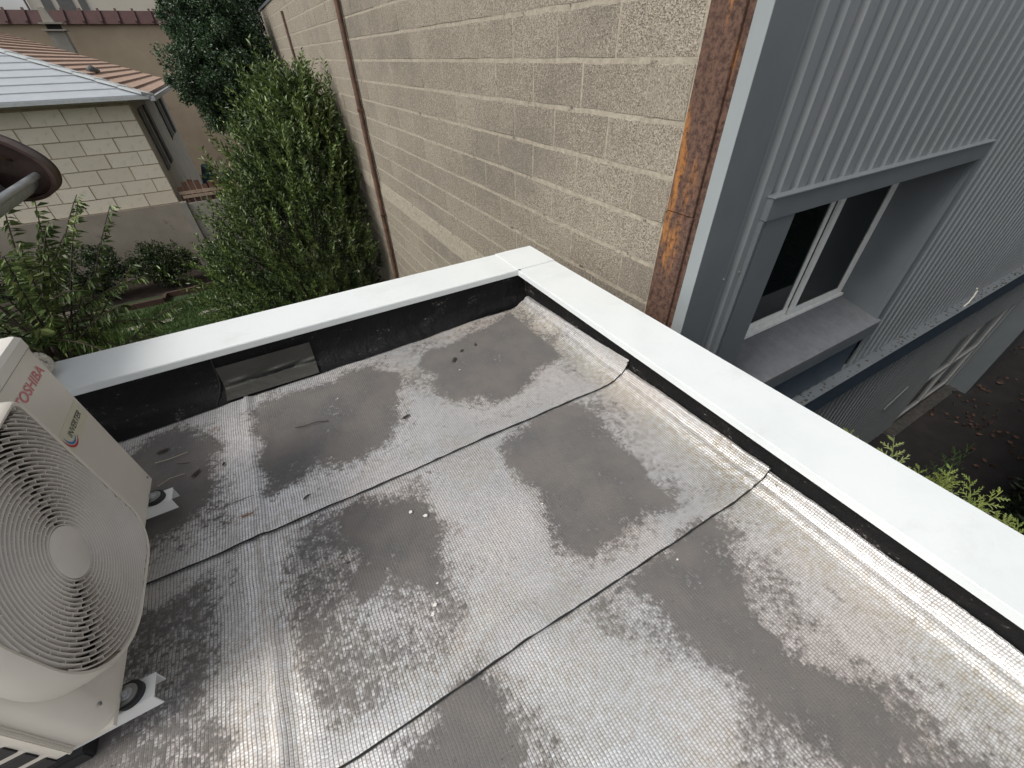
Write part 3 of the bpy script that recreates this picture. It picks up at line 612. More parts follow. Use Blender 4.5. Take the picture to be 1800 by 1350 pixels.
# crumpled wrapped pipes behind the unit
def wrapped(pts, r, seed, label):
    pts = [Vector(p) for p in pts]; P_ = []
    for i in range(len(pts) - 1):
        for k in range(14): P_.append(pts[i].lerp(pts[i + 1], k / 14))
    P_.append(pts[-1]); m_ = len(P_) - 1
    rr = [r * (1 + .22 * mn.noise(Vector((i * .33, seed, 0)))) * min(1, (min(i, m_ - i) + .4) / 3.0) ** .5 for i in range(len(P_))]
    g = G(); g.tube(P_, rr, 22, True, lambda i, k: 1 + .34 * mn.noise(Vector((i * .45, math.cos(k * .2856) * 2.6, math.sin(k * .2856) * 2.6 + seed))) + .16 * mn.noise(Vector((i * 1.9, k * 1.3, seed))))
    single('wrapped_pipe', g, 'pipe_wrap', label, 'pipe', 'taped pipes behind the air conditioner', None, 0, 60)
wrapped([(-1.40, 2.02, -.94), (-1.15, 2.10, -.94), (-.985, 2.13, -.942)], .050, 1, 'thick crumpled taped pipe end lying next to the white coping corner')
wrapped([(-1.40, 2.12, -.90), (-1.18, 2.16, -.875), (-1.035, 2.17, -.885)], .034, 4, 'thin crumpled taped pipe between the beige unit and the thicker one')

# ---- debris on the membrane
def blob_leaf(x, y, s, ang, mat, name, label, cat, group=None, curl=.25):
    g = G(); n = 9; pts = []
    for i in range(n):
        a = 2 * math.pi * i / n; r = s * (.6 + .4 * math.cos(a) ** 2) * random.uniform(.75, 1.1); px, py = r * math.cos(a), r * .55 * math.sin(a)
        pts.append((x + px * math.cos(ang) - py * math.sin(ang), y + px * math.sin(ang) + py * math.cos(ang), -1.2135 + abs(py) * curl + random.uniform(0, .0015)))
    c0 = (x, y, -1.2132); g.add([c0] + pts, [(0, 1 + i, 1 + (i + 1) % n) for i in range(n)])
    g.add([(p[0], p[1], p[2] - .0012) for p in [c0] + pts], [(0, 1 + (i + 1) % n, 1 + i) for i in range(n)])
    g.f += [(1 + i, 11 + i, 11 + (i + 1) % n, 1 + (i + 1) % n) for i in range(n)]
    single(name, g, mat, label, cat, group)
def chip(x, y, s, label):
    g = G(); a = random.random() * 3; q = []
    for k in range(5): th = a + k * 1.2566; r = s * random.uniform(.7, 1.15); q.append((x + r * math.cos(th), y + r * math.sin(th) * .8, -1.2145))
    g.prism(q, (0, 0, s * .35)); single('paint_chip', g, 'chip_white', label, 'chip', 'white chips on the foil roof')
for x, y, s, lb in ((.071, .872, .0075, 'white chip on the edge of the grey stain, left of a close pair'), (.110, .833, .0085, 'white chip on the edge of the grey stain, right of a close pair'),
        (.030, .546, .0080, 'larger white chip amid brown speckled dirt near the second seam'), (.016, .526, .0070, 'paler chip just in front of the larger one amid brown dirt'),
        (.060, .600, .0040, 'small white chip beside the stain tongue on the middle sheet'), (.722, .289, .0045, 'small white chip just in front of the second seam'), (.477, .667, .0040, 'tiny white chip at the left rim of the big central stain'),
        (-.02, 1.62, .004, 'tiny white crumb in the far left stain'), (.55, 1.52, .004, 'tiny white crumb in the far right stain'), (-.59, 1.70, .0035, 'tiny white crumb beside the unit in the dark stain')):
    chip(x, y, s, lb)
for x, y, s, a, mt, lb in ((.212, 1.335, .020, .3, 'twig_brown', 'dark curled leaf lying on the pale foil of the far sheet'), (-.580, 1.458, .022, .8, 'dark_leaf', 'dark red leaf in the stain near the air conditioner'),
        (-.485, 1.455, .012, 1.2, 'twig_brown', 'small dark leaf right of the stain near the air conditioner'), (-.700, 1.66, .022, .3, 'dark_leaf', 'dark red leaf crushed against the black upstand stain'),
        (-.229, 1.125, .016, .5, 'foil_tape', 'grey leaf scrap on the foil above the first seam'), (.629, 1.666, .014, .4, 'twig_brown', 'tiny dark leaf at the foot of the far black upstand'),
        (.715, 1.68, .013, 1.0, 'twig_brown', 'dark crumb leaf beside the far black upstand'), (-.155, .80, .007, .2, 'twig_brown', 'black speck at left of the oval stain'), (.56, 1.61, .024, .9, 'foil_tape', 'pale dried leaf scrap in the far right stain')):
    blob_leaf(x, y, s, a, M and mt, 'fallen_leaf', lb, 'leaf', 'leaf scraps on the foil roof')
def twig(pts, r, mat, label): g = G(); g.tube(pts, r, 5); single('twig', g, mat, label, 'twig', 'twigs on the foil roof')
twig([(-.216, 1.518, -1.212), (-.18, 1.504, -1.209), (-.13, 1.503, -1.210), (-.086, 1.486, -1.212)], .0016, 'twig_brown', 'thin dark curved twig in the far left stain')
twig([(-.72, 1.60, -1.212), (-.67, 1.59, -1.208), (-.61, 1.60, -1.212)], .0016, 'straw', 'pale straw close to the black upstand beside the unit')
twig([(-.70, 1.46, -1.212), (-.66, 1.475, -1.207), (-.615, 1.478, -1.212)], .0015, 'straw', 'pale straw in front, beside the mounting rail')
twig([(-.645, 1.55, -1.212), (-.62, 1.535, -1.210), (-.60, 1.53, -1.212)], .0013, 'twig_brown', 'short dark twig between the two pale straws')
# fine grit that nobody could count
n = 900; gx = np.random.uniform(-1, 1.1, n); gy = np.random.uniform(-.4, 1.85, n); r_ = np.random.uniform(.0008, .0024, n)
pn = (fbm(gx, gy, 4, 77) > .45); gx, gy, r_ = gx[pn], gy[pn], r_[pn]; n = len(gx)
tet = np.array([(1, 0, 0), (-.5, .87, 0), (-.5, -.87, 0), (0, 0, 1)]); V = (np.stack([gx, gy, np.full(n, -1.2145)], 1)[:, None] + tet[None] * r_[:, None, None]).reshape(-1, 3)
i = np.arange(n)[:, None] * 4; F = np.concatenate([i + np.array([q]) for q in ([0, 1, 3], [1, 2, 3], [2, 0, 3])], 0)
o = np_mesh('grit', V, F, 'bed_soil', None); o['kind'] = 'stuff'; o['label'] = 'fine dark grit scattered over the foil roof'; o['category'] = 'grit'

# ================================================================ block wall
BX = 1.6
bw = thing('block_wall', 'tall unrendered concrete block wall running along the right side of the garden', 'wall', (BX, 8.8, -5.6))
g = G(); g.box(BX + .004, BX + .25, 1.345, 16.45, -5.6, 1.0); part('mortar_bed', g, 'mortar', bw)
g = G(); g.box(BX - .02, BX + .28, 1.345, 16.48, 1.002, 1.05); part('wall_cap', g, 'trim_grey', bw)
g = G(); ysq = np.arange(1.35, 16.44, .25)
for y in ysq: g.box(BX - .0015, BX + .0035, y, y + .2505, -1.69 + random.uniform(-.004, .004), -1.495 + random.uniform(-.004, .004))
part('ring_beam', g, 'mortar', bw)
BL, BH = .465, .2065
def block_mesh(k):
    import bmesh
    bm = bmesh.new(); n_, m_ = 6, 3; W_, H_ = BL - .011, BH - .016; rs = random.Random(k)
    grid = [[None] * (n_ + 1) for _ in range(m_ + 1)]
    for j in range(m_ + 1):
        for i in range(n_ + 1):
            ed = i in (0, n_) or j in (0, m_)
            grid[j][i] = bm.verts.new((-.001 * rs.random() if not ed else .0035, (i / n_ - .5) * W_ + (rs.uniform(-.003, .003) if ed else 0), (j / m_ - .5) * H_ + (rs.uniform(-.0035, .0035) if ed else 0)))
    # inner ring a little inside the rim gives a soft arris
    for j in range(m_):
        for i in range(n_): bm.faces.new((grid[j][i], grid[j + 1][i], grid[j + 1][i + 1], grid[j][i + 1]))
    bm.normal_update()
    me = bpy.data.meshes.new('block'); bm.to_mesh(me); bm.free(); me.materials.append(M['block_face']); return me
# each block is a shallow slab: rim sunk into the mortar, face proud
def block_mesh(k):
    rs = random.Random(k); W_, H_ = BL - .008, BH - .018; n_, m_ = 5, 2; g = G(); j_ = lambda a: rs.uniform(-a, a)
    rim = []
    def loop(w, h, x, jit):
        L = []
        for i in range(n_ + 1): L.append((x + j_(jit * .3), (i / n_ - .5) * w + j_(jit), -h / 2 + j_(jit)))
        for i in range(1, m_ + 1): L.append((x + j_(jit * .3), w / 2 + j_(jit), (i / m_ - .5) * h + j_(jit)))
        for i in range(n_ - 1, -1, -1): L.append((x + j_(jit * .3), (i / n_ - .5) * w + j_(jit), h / 2 + j_(jit)))
        for i in range(m_ - 1, 0, -1): L.append((x + j_(jit * .3), -w / 2 + j_(jit), (i / m_ - .5) * h + j_(jit)))
        return L
    A_ = loop(W_, H_, .006, .0035); B_ = loop(W_ - .007, H_ - .007, 0.0016, .003); m2 = len(A_)
    g.v = A_ + B_; g.f = [((i + 1) % m2, i, m2 + i, m2 + (i + 1) % m2) for i in range(m2)] + [tuple(range(m2, 2 * m2))[::-1]]
    me = bpy.data.meshes.new('block'); me.from_pydata(g.v, [], g.f); me.materials.append(M['block_face']); me.update(); return me
bms = [block_mesh(k) for k in range(6)]
cells = []
for row in range(-20, 5):
    zc = -.045 + BH * row + BH / 2 + (0 if row >= -7 else -.2)
    if zc + BH / 2 > 1.001 or zc < -5.5: continue
    y = 1.352 + BL / 2 - (BL / 2 if row % 2 else 0)
    if row < -7: y += .05
    while y < 16.4:
        a, b = max(y - BL / 2, 1.350), min(y + BL / 2, 16.44)
        if b - a > .06: cells.append((row, (a + b) / 2, zc, b - a))
        y += BL
def vis(y, z):
    p = Vector((BX, y, z)); c_ = Vector((p.dot(rt), p.dot(dn), p.dot(fw)))
    if c_.z < .1: return 0
    u, v = 900 + 709.5 * c_.x / c_.z, 675 + 709.5 * c_.y / c_.z
    if not (-60 < u < 1300 and -60 < v < 640): return 0
    # hidden below the coping line
    if z < -.9 and v > 700 - .25 * u + (0 if u < 930 else (u - 930) * .84): return 0
    return BX / p.length ** 3
cells.sort(key=lambda c_: -vis(c_[1], c_[2]))
rest = G()
for k, (row, yc, zc, ln_) in enumerate(cells):
    if k < 300:
        o = bpy.data.objects.new('block', bms[random.randrange(6)]); col.objects.link(o); o.parent = bw
        o.location = (BX + random.uniform(-.0015, .0015) - bw['_b'][0], yc - bw['_b'][1], zc - bw['_b'][2]); o.scale = (1, ln_ / BL, 1)
    else:
        me = bms[k % 6]; rest.add([(BX + v.co.x, yc + v.co.y * ln_ / BL, zc + v.co.z) for v in me.vertices], [tuple(p.vertices) for p in me.polygons])
o = part('block_courses', rest, 'block_face', bw); o['kind'] = 'stuff'
g = G(); g.tube([(BX - .045, 6.93, -4.8), (BX - .045, 6.90, 1.2)], .034, 10)
for z in (-3.4, -2.0, -.6, .7): g.box(BX - .085, BX + .002, 6.865, 6.935, z, z + .03)
single('drain_pipe', g, 'pipe_rust', 'thick rusty brown drain pipe fixed to the block wall', 'pipe', 'pipes on the block wall', None, 0, 40)
g = G(); g.tube([(BX - .03, 12.1, -4.8), (BX - .03, 12.05, .74)], .024, 8)
single('drain_pipe', g, 'pipe_rust', 'thin pipe farther along the block wall rising out of the shrubs', 'pipe', 'pipes on the block wall', None, 0, 40)
g = G(); g.tube([(BX - .012, 6.78, -1.05), (BX - .03, 6.74, -1.2), (BX - .012, 6.76, -1.42), (BX - .02, 6.83, -1.6)], .004, 5)
single('cable', g, 'cast_iron', 'thin loose dark cable hanging beside the thick drain pipe', 'cable')

# ================================================================ clad building
YG = 1.10
cb = thing('clad_building', 'blue grey metal clad building with ribbed facade and recessed window', 'building', (6.5, YG, -5.6))
PIT = .1311
def clad(x0, x1, z0, z1, name='cladding'):
    pts = []; k = math.floor((x0 - 1.86) / PIT)
    while 1.86 + k * PIT < x1 + PIT:
        b = 1.86 + k * PIT
        pts += [(b, YG + .026), (b + .030, YG + .026), (b + .046, YG), (b + .112, YG), (b + PIT - .004, YG + .026)]; k += 1
    def yat(x):
        for (a, ya), (b, yb) in zip(pts, pts[1:]):
            if a <= x <= b: return ya + (yb - ya) * (x - a) / max(1e-6, b - a)
        return YG + .026
    P_ = [(x0, yat(x0))] + [p for p in pts if x0 < p[0] < x1] + [(x1, yat(x1))]; g = G()
    for (a, ya), (b, yb) in zip(P_, P_[1:]): g.add([(a, ya, z0), (b, yb, z0), (b, yb, z1), (a, ya, z1)], [(0, 1, 2, 3)])
    return part(name, g, 'cladding_grey', cb)
XR = 26.0
clad(1.80, 2.0, -5.6, 4.6); clad(2.0, 4.29, -.56, 4.6); clad(2.0, 4.29, -5.6, -2.38)
clad(4.29, 8.6, -5.6, 4.6); clad(8.6, 10.9, -3.62, 4.6); clad(10.9, XR, -5.6, 4.6)
g = G(); g.box(1.79, 1.95, YG + .35, YG + 6, -5.6, 4.6); g.box(4.35, XR, YG + .35, YG + 6, -5.6, 4.6); g.box(1.95, 4.35, YG + .9, YG + 6, -5.6, 4.6); g.box(1.86, 4.35, YG + .05, YG + .9, -5.6, -1.95); g.box(1.86, 4.35, YG + .05, YG + .9, -.45, 4.6)
part('inner_structure', g, 'interior_dark', cb)
# corner flashing, its return coloured paler for the light it catches, rusty column
g = G(); g.box(1.598, 1.812, YG - .008, YG - .004, -5.6, 4.6); g.box(1.805, 1.812, YG - .004, YG + .02, -5.6, 4.6); part('corner_flashing', g, 'trim_grey', cb)
g = G(); g.box(1.594, 1.598, YG - .008, YG + .055, -5.6, 4.6); part('flashing_return', g, 'flashing_lit', cb)
for x, z in ((1.815, -.889), (1.94, -.884)):
    g = G(); g.disc((x, YG - (.008 if x < 1.9 else 0), z), (0, -1, 0), .007, .004, 8); part('rivet', g, 'zinc', cb)
colm = part('steel_column', G().box(BX - .004, BX + .012, 1.195, 1.343, -.585, 4.6), 'rusty_steel', cb, .002)
part('steel_column', G().box(BX - .006, BX + .012, 1.193, 1.344, -5.6, -.588), 'rusty_steel', cb, .002)
part('column_web', G().box(BX + .012, BX + .03, 1.157, 1.20, -5.6, 4.6), 'rusty_steel', cb)
g = G(); g.box(BX + .004, BX + .02, 1.150, 1.164, -.95, -.82); part('column_bracket', g, 'interior_dark', cb)
g = G(); g.box(BX + .001, BX + .006, 1.163, 1.169, -.96, -.80); part('column_bracket', g, 'pipe_rust', cb)
# window surround
g = G(); g.box(1.955, 4.315, YG - .030, YG + .02, -.635, -.535); part('lintel_trim', g, 'trim_grey', cb, .002)
g = G(); g.box(1.950, 4.320, YG - .040, YG + .02, -.5335, -.527); part('lintel_drip', g, 'cladding_grey', cb, .001)
g = G(); g.box(1.985, 2.205, YG - .020, YG + .02, -2.42, -.636); part('side_trim', g, 'trim_grey', cb, .002)
g = G(); g.box(1.948, 1.956, YG - .024, YG + .02, -2.42, -.636); g.box(1.965, 1.975, YG - .020, YG + .02, -2.42, -.636); part('side_channel', g, 'trim_grey', cb)
g = G(); g.box(4.262, 4.33, YG - .018, YG + .02, -1.90, -.636); part('side_trim', g, 'trim_grey', cb, .002)
g = G(); g.hexa([(4.262, YG + .02, -1.90), (4.262, YG + .40, -1.80), (4.275, YG + .40, -1.80), (4.275, YG + .02, -1.90)], [(4.262, YG + .02, -.56), (4.262, YG + .40, -.56), (4.275, YG + .40, -.56), (4.275, YG + .02, -.56)])
part('reveal', g, 'trim_grey', cb)
g = G(); g.box(2.19, 2.204, YG + .02, YG + .40, -1.95, -.56); part('reveal', g, 'trim_grey', cb)
g = G(); g.box(2.205, 4.26, YG + .026, YG + .40, -.625, -.56); part('reveal', g, 'trim_grey', cb)
g = G(); g.hexa([(2.206, YG - .045, -1.925), (4.29, YG - .045, -1.925), (4.26, YG + .35, -1.82), (2.206, YG + .35, -1.82)], [(2.206, YG - .045, -1.885), (4.29, YG - .045, -1.885), (4.26, YG + .35, -1.785), (2.206, YG + .35, -1.785)])
part('window_sill', g, 'sill_grey', cb, .002)
g = G(); g.box(2.206, 4.30, YG - .043, YG - .030, -2.02, -1.927); part('sill_apron', g, 'trim_grey', cb)
g = G(); g.box(2.206, 4.20, YG - .004, YG + .015, -2.42, -2.03); part('spandrel_panel', g, 'blue_steel', cb)
YW = YG + .352
win = part('window', G().box(2.21, 4.255, YW - .045, YW + .02, -1.785, -1.762), 'window_white', cb)
def wbox(nm, x0, x1, z0, z1, y0, y1, mt='window_white', bv=.002): return part(nm, G().box(x0, x1, y0, y1, z0, z1), mt, win, bv)
wbox('frame', 2.21, 2.25, -1.76, -.64, YW - .02, YW + .03); wbox('frame', 4.215, 4.258, -1.76, -.64, YW - .02, YW + .03); wbox('frame', 2.25, 4.215, -.68, -.64, YW - .02, YW + .03)
wbox('sash', 2.252, 3.47, -1.758, -1.705, YW + .002, YW + .022); wbox('sash', 3.40, 3.45, -1.705, -.682, YW + .003, YW + .021)
wbox('sash', 3.455, 4.213, -1.758, -1.705, YW - .022, YW - .002); wbox('sash', 3.455, 3.52, -1.705, -.682, YW - .022, YW - .002); wbox('sash', 4.165, 4.213, -1.705, -.682, YW - .022, YW - .002)
wbox('pane', 2.252, 3.40, -1.705, -.682, YW + .011, YW + .014, 'window_glass', 0); wbox('pane', 3.52, 4.165, -1.705, -.682, YW - .013, YW - .010, 'window_glass', 0)
g = G()
for x0, x1 in ((3.02, 3.26), (3.78, 3.98)):
    k = 0
    x = x0
    while x < x1: g.add([(x, YW + .14, -1.8), (x + .03, YW + .17, -1.8), (x + .03, YW + .17, -.6), (x, YW + .14, -.6), (x + .06, YW + .14, -1.8), (x + .06, YW + .14, -.6)], [(0, 1, 2, 3), (1, 4, 5, 2)]); x += .06
part('curtain', g, 'curtain', win)
blobs = [(3.60, YG + .30, .012), (3.75, YG + .32, .018), (3.95, YG + .30, .02), (4.02, YG + .27, .012), (3.05, YG + .18, .006), (3.3, YG - .01, .008), (4.1, YG + .28, .010)]
sl = ['just right of the mullion', 'halfway from mullion to right corner', 'in the right rear corner', 'before the right rear corner', 'on its left half', 'on its front lip', 'near the right reveal']
for k, (x, y, s) in enumerate(blobs):
    zz = -1.885 + .25 * (y - YG) + .003
    g = G(); g.add([(x - s * 2, y - s * .3, zz), (x, y - s * .5, zz + .004), (x + s * 2, y + s * .2, zz + .001), (x, y + s * .6, zz + .006)], [(0, 1, 2, 3)]); g.prism([(x - s, y - s * .2, zz), (x + s, y - s * .2, zz), (x + s, y + s * .2, zz)], (0, 0, .003))
    single('fallen_leaf', g, 'dead_leaf', 'dry brown leaf scrap on the grey window sill, ' + sl[k], 'leaf', 'leaf scraps on the window sill')
# ledge beam along the facade
g = G(); g.box(3.2, XR, YG - .095, YG + .0, -2.72, -2.455); beam = part('ledge_beam', g, 'blue_steel', cb, .002)
g = G(); g.box(3.2, XR, YG - .105, YG + .0, -2.4535, -2.445); part('ledge_top', g, 'trim_grey', cb)
n = 420; lx_ = np.random.uniform(3.4, 14, n); r_ = np.random.uniform(.005, .020, n); V = (np.stack([lx_, np.random.uniform(YG - .09, YG - .01, n), np.full(n, -2.446)], 1)[:, None] + tet[None] * r_[:, None, None] * np.array([1.3, 1, .8])).reshape(-1, 3)
i = np.arange(n)[:, None] * 4; F = np.concatenate([i + np.array([q]) for q in ([0, 1, 3], [1, 2, 3], [2, 0, 3])], 0)
o = np_mesh('moss', V, F, 'ledge_dirt', None); o['kind'] = 'stuff'; o['label'] = 'moss and leaf litter along the top of the blue ledge'; o['category'] = 'moss'
g = G(); g.tube([(6.70, YG - .07, -2.45), (6.72, YG - .08, -2.40), (6.80, YG - .07, -2.34), (6.90, YG - .05, -2.31), (6.86, YG - .04, -2.27)], .008, 6)
single('cable', g, 'cable_pale', 'pale bent cable end rising from the blue ledge on the facade', 'cable', None, None, 0, 40)
# glazed door at yard level, with pier
dr = part('glazed_door', G().box(8.6, 10.9, YG + .05, YG + .10, -5.6, -5.53), 'door_grey', cb)
def dbox(nm, x0, x1, z0, z1, y0=YG + .03, y1=YG + .09, mt='door_grey'): return part(nm, G().box(x0, x1, y0, y1, z0, z1), mt, dr, .004)
dbox('frame', 8.6, 8.67, -5.53, -3.70); dbox('frame', 10.83, 10.9, -5.53, -3.70); dbox('frame', 8.6, 10.9, -3.70, -3.62); dbox('mullion', 9.70, 9.79, -5.53, -3.70); dbox('transom', 8.67, 9.70, -4.62, -4.55); dbox('transom', 9.79, 10.83, -4.62, -4.55); dbox('kick_rail', 8.67, 10.83, -5.53, -5.46)
dbox('pane', 8.67, 9.70, -5.46, -4.62, YG + .06, YG + .066, 'window_glass'); dbox('pane', 8.67, 9.70, -4.55, -3.70, YG + .06, YG + .066, 'window_glass')
dbox('pane', 9.79, 10.83, -5.46, -4.62, YG + .06, YG + .066, 'window_glass'); dbox('pane', 9.79, 10.83, -4.55, -3.70, YG + .06, YG + .066, 'window_glass')
g = G(); g.box(10.98, 11.7, YG - .30, YG - .002, -5.6, -2.75); part('pier', g, 'trim_grey', cb, .004)
g = G(); g.box(8.4, 11.0, YG - .16, YG + .02, -5.62, -5.56); part('door_step', g, 'ledge_dirt', cb, .004)
g = G(); g.tube([(7.0, YG - .02, -4.3), (7.35, YG - .03, -4.0)], .012, 6); part('handrail_stub', g, 'trim_grey', cb)

# ================================================================ house with stone front
hs = thing('stone_house', 'low house with pale stone block front, hipped roof and grey shutters on its side wall', 'house', (-5, 18, -4.8))
HX, HY0 = -2.08, 14.85
g = G(); g.box(-14, HX, HY0 + .012, 23.0, -4.8, -.60); part('wall', g, 'house_render', hs)
g = G(); g.box(-14, HX - .004, HY0 + .006, HY0 + .0115, -3.02, -.74); part('stone_joints', g, 'joint_pale', hs)
SH, SW = .318, .66
sm = []
for k in range(4):
    rs = random.Random(k + 50); g = G(); W_, H_ = SW - .014, SH - .016
    q = [(-W_ / 2 + rs.uniform(-.004, .004), -H_ / 2 + rs.uniform(-.004, .004)), (W_ / 2 + rs.uniform(-.004, .004), -H_ / 2 + rs.uniform(-.004, .004)), (W_ / 2 + rs.uniform(-.004, .004), H_ / 2 + rs.uniform(-.004, .004)), (-W_ / 2 + rs.uniform(-.004, .004), H_ / 2 + rs.uniform(-.004, .004))]
    g.hexa([(x, .02, z) for x, z in q], [(x * .985, 0, z * .97) for x, z in q]); me = bpy.data.meshes.new('stone'); me.from_pydata(g.v, [], g.f); me.materials.append(M['house_stone']); sm.append(me)
for row in range(7):
    zc = -3.01 + SH * (row + .5); x = HX - SW / 2 - .003 - (SW * .5 if row % 2 else 0)
    if row % 2:
        o = bpy.data.objects.new('stone', sm[row % 4]); col.objects.link(o); o.parent = hs; o.location = (HX - SW * .25 - .003 - hs['_b'][0], HY0 - hs['_b'][1] + random.uniform(-.003, .003), zc - hs['_b'][2]); o.scale = (.5, 1, 1)
    while x > -8.6:
        if not (row % 2 and x > HX - SW * .6):
            o = bpy.data.objects.new('stone', sm[random.randrange(4)]); col.objects.link(o); o.parent = hs; o.location = (x - hs['_b'][0], HY0 - hs['_b'][1] + random.uniform(-.004, .004), zc - hs['_b'][2])
        x -= SW
g = G(); g.box(-14, HX + .02, HY0 - .06, HY0 + .011, -4.8, -3.015); part('base_wall', g, 'base_concrete', hs)
for y0, y1, z0, z1, np_ in ((15.6, 17.3, -2.35, -.92, 4), (19.8, 21.9, -2.05, -.92, 4)):
    f = part('window', G().box(HX - .02, HX + .03, y0, y1, z0 - .05, z0), 'house_render', hs)
    part('pane', G().box(HX, HX + .006, y0 + .5, y1 - .5, z0, z1), 'glass_far', f)
    for a, b in ((y0, y0 + .48), (y1 - .48, y1)):
        g = G(); g.box(HX + .008, HX + .045, a, b, z0 + .01, z1)
        k = z0 + .08
        while k < z1 - .1: g.box(HX + .045, HX + .052, a + .05, b - .05, k, k + .035); k += .07
        part('shutter', g, 'shutter_grey', f)
    part('frame', G().box(HX + .007, HX + .03, (y0 + y1) / 2 - .03, (y0 + y1) / 2 + .03, z0, z1), 'house_stone', f)
# roof: corner (-1.56,14.5,-.62); front slope pale boards, side slope tan tiles
C0 = Vector((-1.57, 14.50, -.62)); SL = .33; PN = 9
def fpt(x, t_): return Vector((x, C0.y + t_, C0.z + SL * t_))            # front slope
def spt(y, t_): return Vector((C0.x - t_, y, C0.z + .32 * t_))          # side slope
roof = part('roof', G().add([fpt(-16, -.02), fpt(C0.x, -.02), fpt(C0.x - 7, 7), fpt(-16, 7)], [(0, 1, 2, 3)]).add([spt(C0.y, 0) - Vector((0, 0, .03)), spt(23.3, 0) - Vector((0, 0, .03)), spt(28.5, 7) - Vector((0, 0, .03)), spt(C0.y + 7, 7) - Vector((0, 0, .03))], [(0, 1, 2, 3)]), 'roof_pale', hs)
roof.data.transform(Matrix.Translation((0, 0, -.02)))
step = .40
for k in range(12):
    t0, t1 = k * step, (k + 1) * step + .03; a, b, c_, d = fpt(-13, t0), fpt(C0.x - t0, t0), fpt(C0.x - t1, t1), fpt(-13, t1); up0, up1 = Vector((0, 0, .03)), Vector((0, 0, .004))
    part('roof_panel', G().hexa([a, b, c_, d], [a + up0, b + up0, c_ + up1, d + up1]), 'roof_pale', roof)
step = .30
for k in range(20):
    t0, t1 = k * step, (k + 1) * step + .03; yb = lambda t_: 23.3 + .75 * t_
    a, b, c_, d = spt(C0.y + t0, t0), spt(yb(t0), t0), spt(yb(t1), t1), spt(C0.y + t1, t1); up0, up1 = Vector((0, 0, .055)), Vector((0, 0, .008))
    part('tile_row', G().hexa([a, b, c_, d], [a + up0, b + up0, c_ + up1, d + up1]), 'roof_tan', roof)
for k in range(13):
    a = C0 + Vector((-1, 1, .325)) * (k * .42) + Vector((0, 0, .055)); b = C0 + Vector((-1, 1, .325)) * ((k + 1) * .42 + .03) + Vector((0, 0, .04)); s_ = Vector((.11, .11, -.03))
    part('hip_flashing', G().hexa([a - s_ - Vector((0, 0, .05)), a + s_ - Vector((0, 0, .05)), b + s_ - Vector((0, 0, .05)), b - s_ - Vector((0, 0, .05))], [a - s_, a + s_, b + s_, b - s_]), 'hip_white', roof)
g = G(); g.box(-14, C0.x + .02, C0.y - .06, C0.y - .02, C0.z - .06, C0.z + .01); part('fascia', g, 'hip_white', roof)
g = G(); g.box(C0.x, C0.x + .10, C0.y - .06, 23.3, C0.z - .10, C0.z - .01); part('side_gutter', g, 'zinc_gutter', roof)
# pigeon-like lump on the tiles is a broken ridge scrap
g = G(); g.tube([(-2.9, 17.2, -.15), (-2.82, 17.3, -.12), (-2.7, 17.42, -.16)], [.05, .10, .03], 10); single('ridge_scrap', g, 'shutter_grey', 'small grey pigeon-like ridge scrap on the tan roof tiles', 'ridge_scrap', None, None, 0, 60)
g = G(); g.box(-14, 1.59, 29.5, 29.8, -4.8, 1.35); tw = thing('boundary_wall', 'tall tan rendered wall with dark red tile coping behind the stone house', 'wall', (-5, 29.5, -4.8)); part('wall_face', g, 'far_render', tw)
g = G(); g.hexa([(-16, 29.35, 1.32), (2.5, 29.35, 1.32), (2.5, 29.95, 1.32), (-16, 29.95, 1.32)], [(-16, 29.38, 1.36), (2.5, 29.38, 1.36), (2.5, 29.75, 1.78), (-16, 29.75, 1.78)]); part('coping', g, 'maroon_tile', tw)
g = G(); x = -16
while x < 2.4: g.hexa([(x, 29.33, 1.37), (x + .09, 29.33, 1.37), (x + .09, 29.75, 1.79), (x, 29.75, 1.79)], [(x, 29.33, 1.42), (x + .09, 29.33, 1.42), (x + .09, 29.75, 1.86), (x, 29.75, 1.86)]); x += .62
o = part('coping_rib', g, 'maroon_tile', tw); o['kind'] = 'stuff'
ch = thing('chimney', 'grey square chimney with two slabs and a tapered pot before the tan wall', 'chimney', (-5.0, 28.2, .2))
part('stack', G().box(-5.35, -4.80, 28.0, 28.5, -.4, 1.05), 'panel_concrete', ch); part('slab', G().box(-5.45, -4.70, 27.9, 28.6, 1.05, 1.10), 'panel_concrete', ch); part('slab', G().box(-5.45, -4.70, 27.9, 28.6, 1.26, 1.31), 'panel_concrete', ch)
part('flue_opening', G().box(-5.28, -4.87, 28.05, 28.45, 1.10, 1.26), 'interior_dark', ch); part('pot', G().hexa([(-5.3, 28.05, 1.31), (-4.95, 28.05, 1.31), (-4.95, 28.45, 1.31), (-5.3, 28.45, 1.31)], [(-5.25, 28.1, 1.75), (-5.05, 28.1, 1.75), (-5.05, 28.4, 1.75), (-5.25, 28.4, 1.75)]), 'panel_concrete', ch)
fb = thing('apartment_building', 'pale cream building with dark shuttered windows far behind the tan wall', 'building', (0, 46, -4.8)); part('wall', G().box(-8.9, 22, 46, 56, -4.8, 11), 'pale_render', fb)
for x0, x1, z0, z1 in ((-8.2, -7.7, 2.6, 4.6), (-7.4, -6.6, 2.4, 4.4), (-6.3, -5.9, 2.4, 4.4), (-.95, -.1, 2.75, 4.9), (4, 5, 2.8, 4.8)):
    f = part('window', G().box(x0 - .08, x1 + .08, 45.93, 46, z0 - .12, z0), 'panel_concrete', fb); part('shutter', G().box(x0, x1, 45.95, 45.99, z0, z1), 'shutter_grey', f)
g = G(); g.tube([(-8.98, 45.9, -4.8), (-8.98, 45.9, 11)], .06, 6); part('downpipe', g, 'brown_paint', fb)
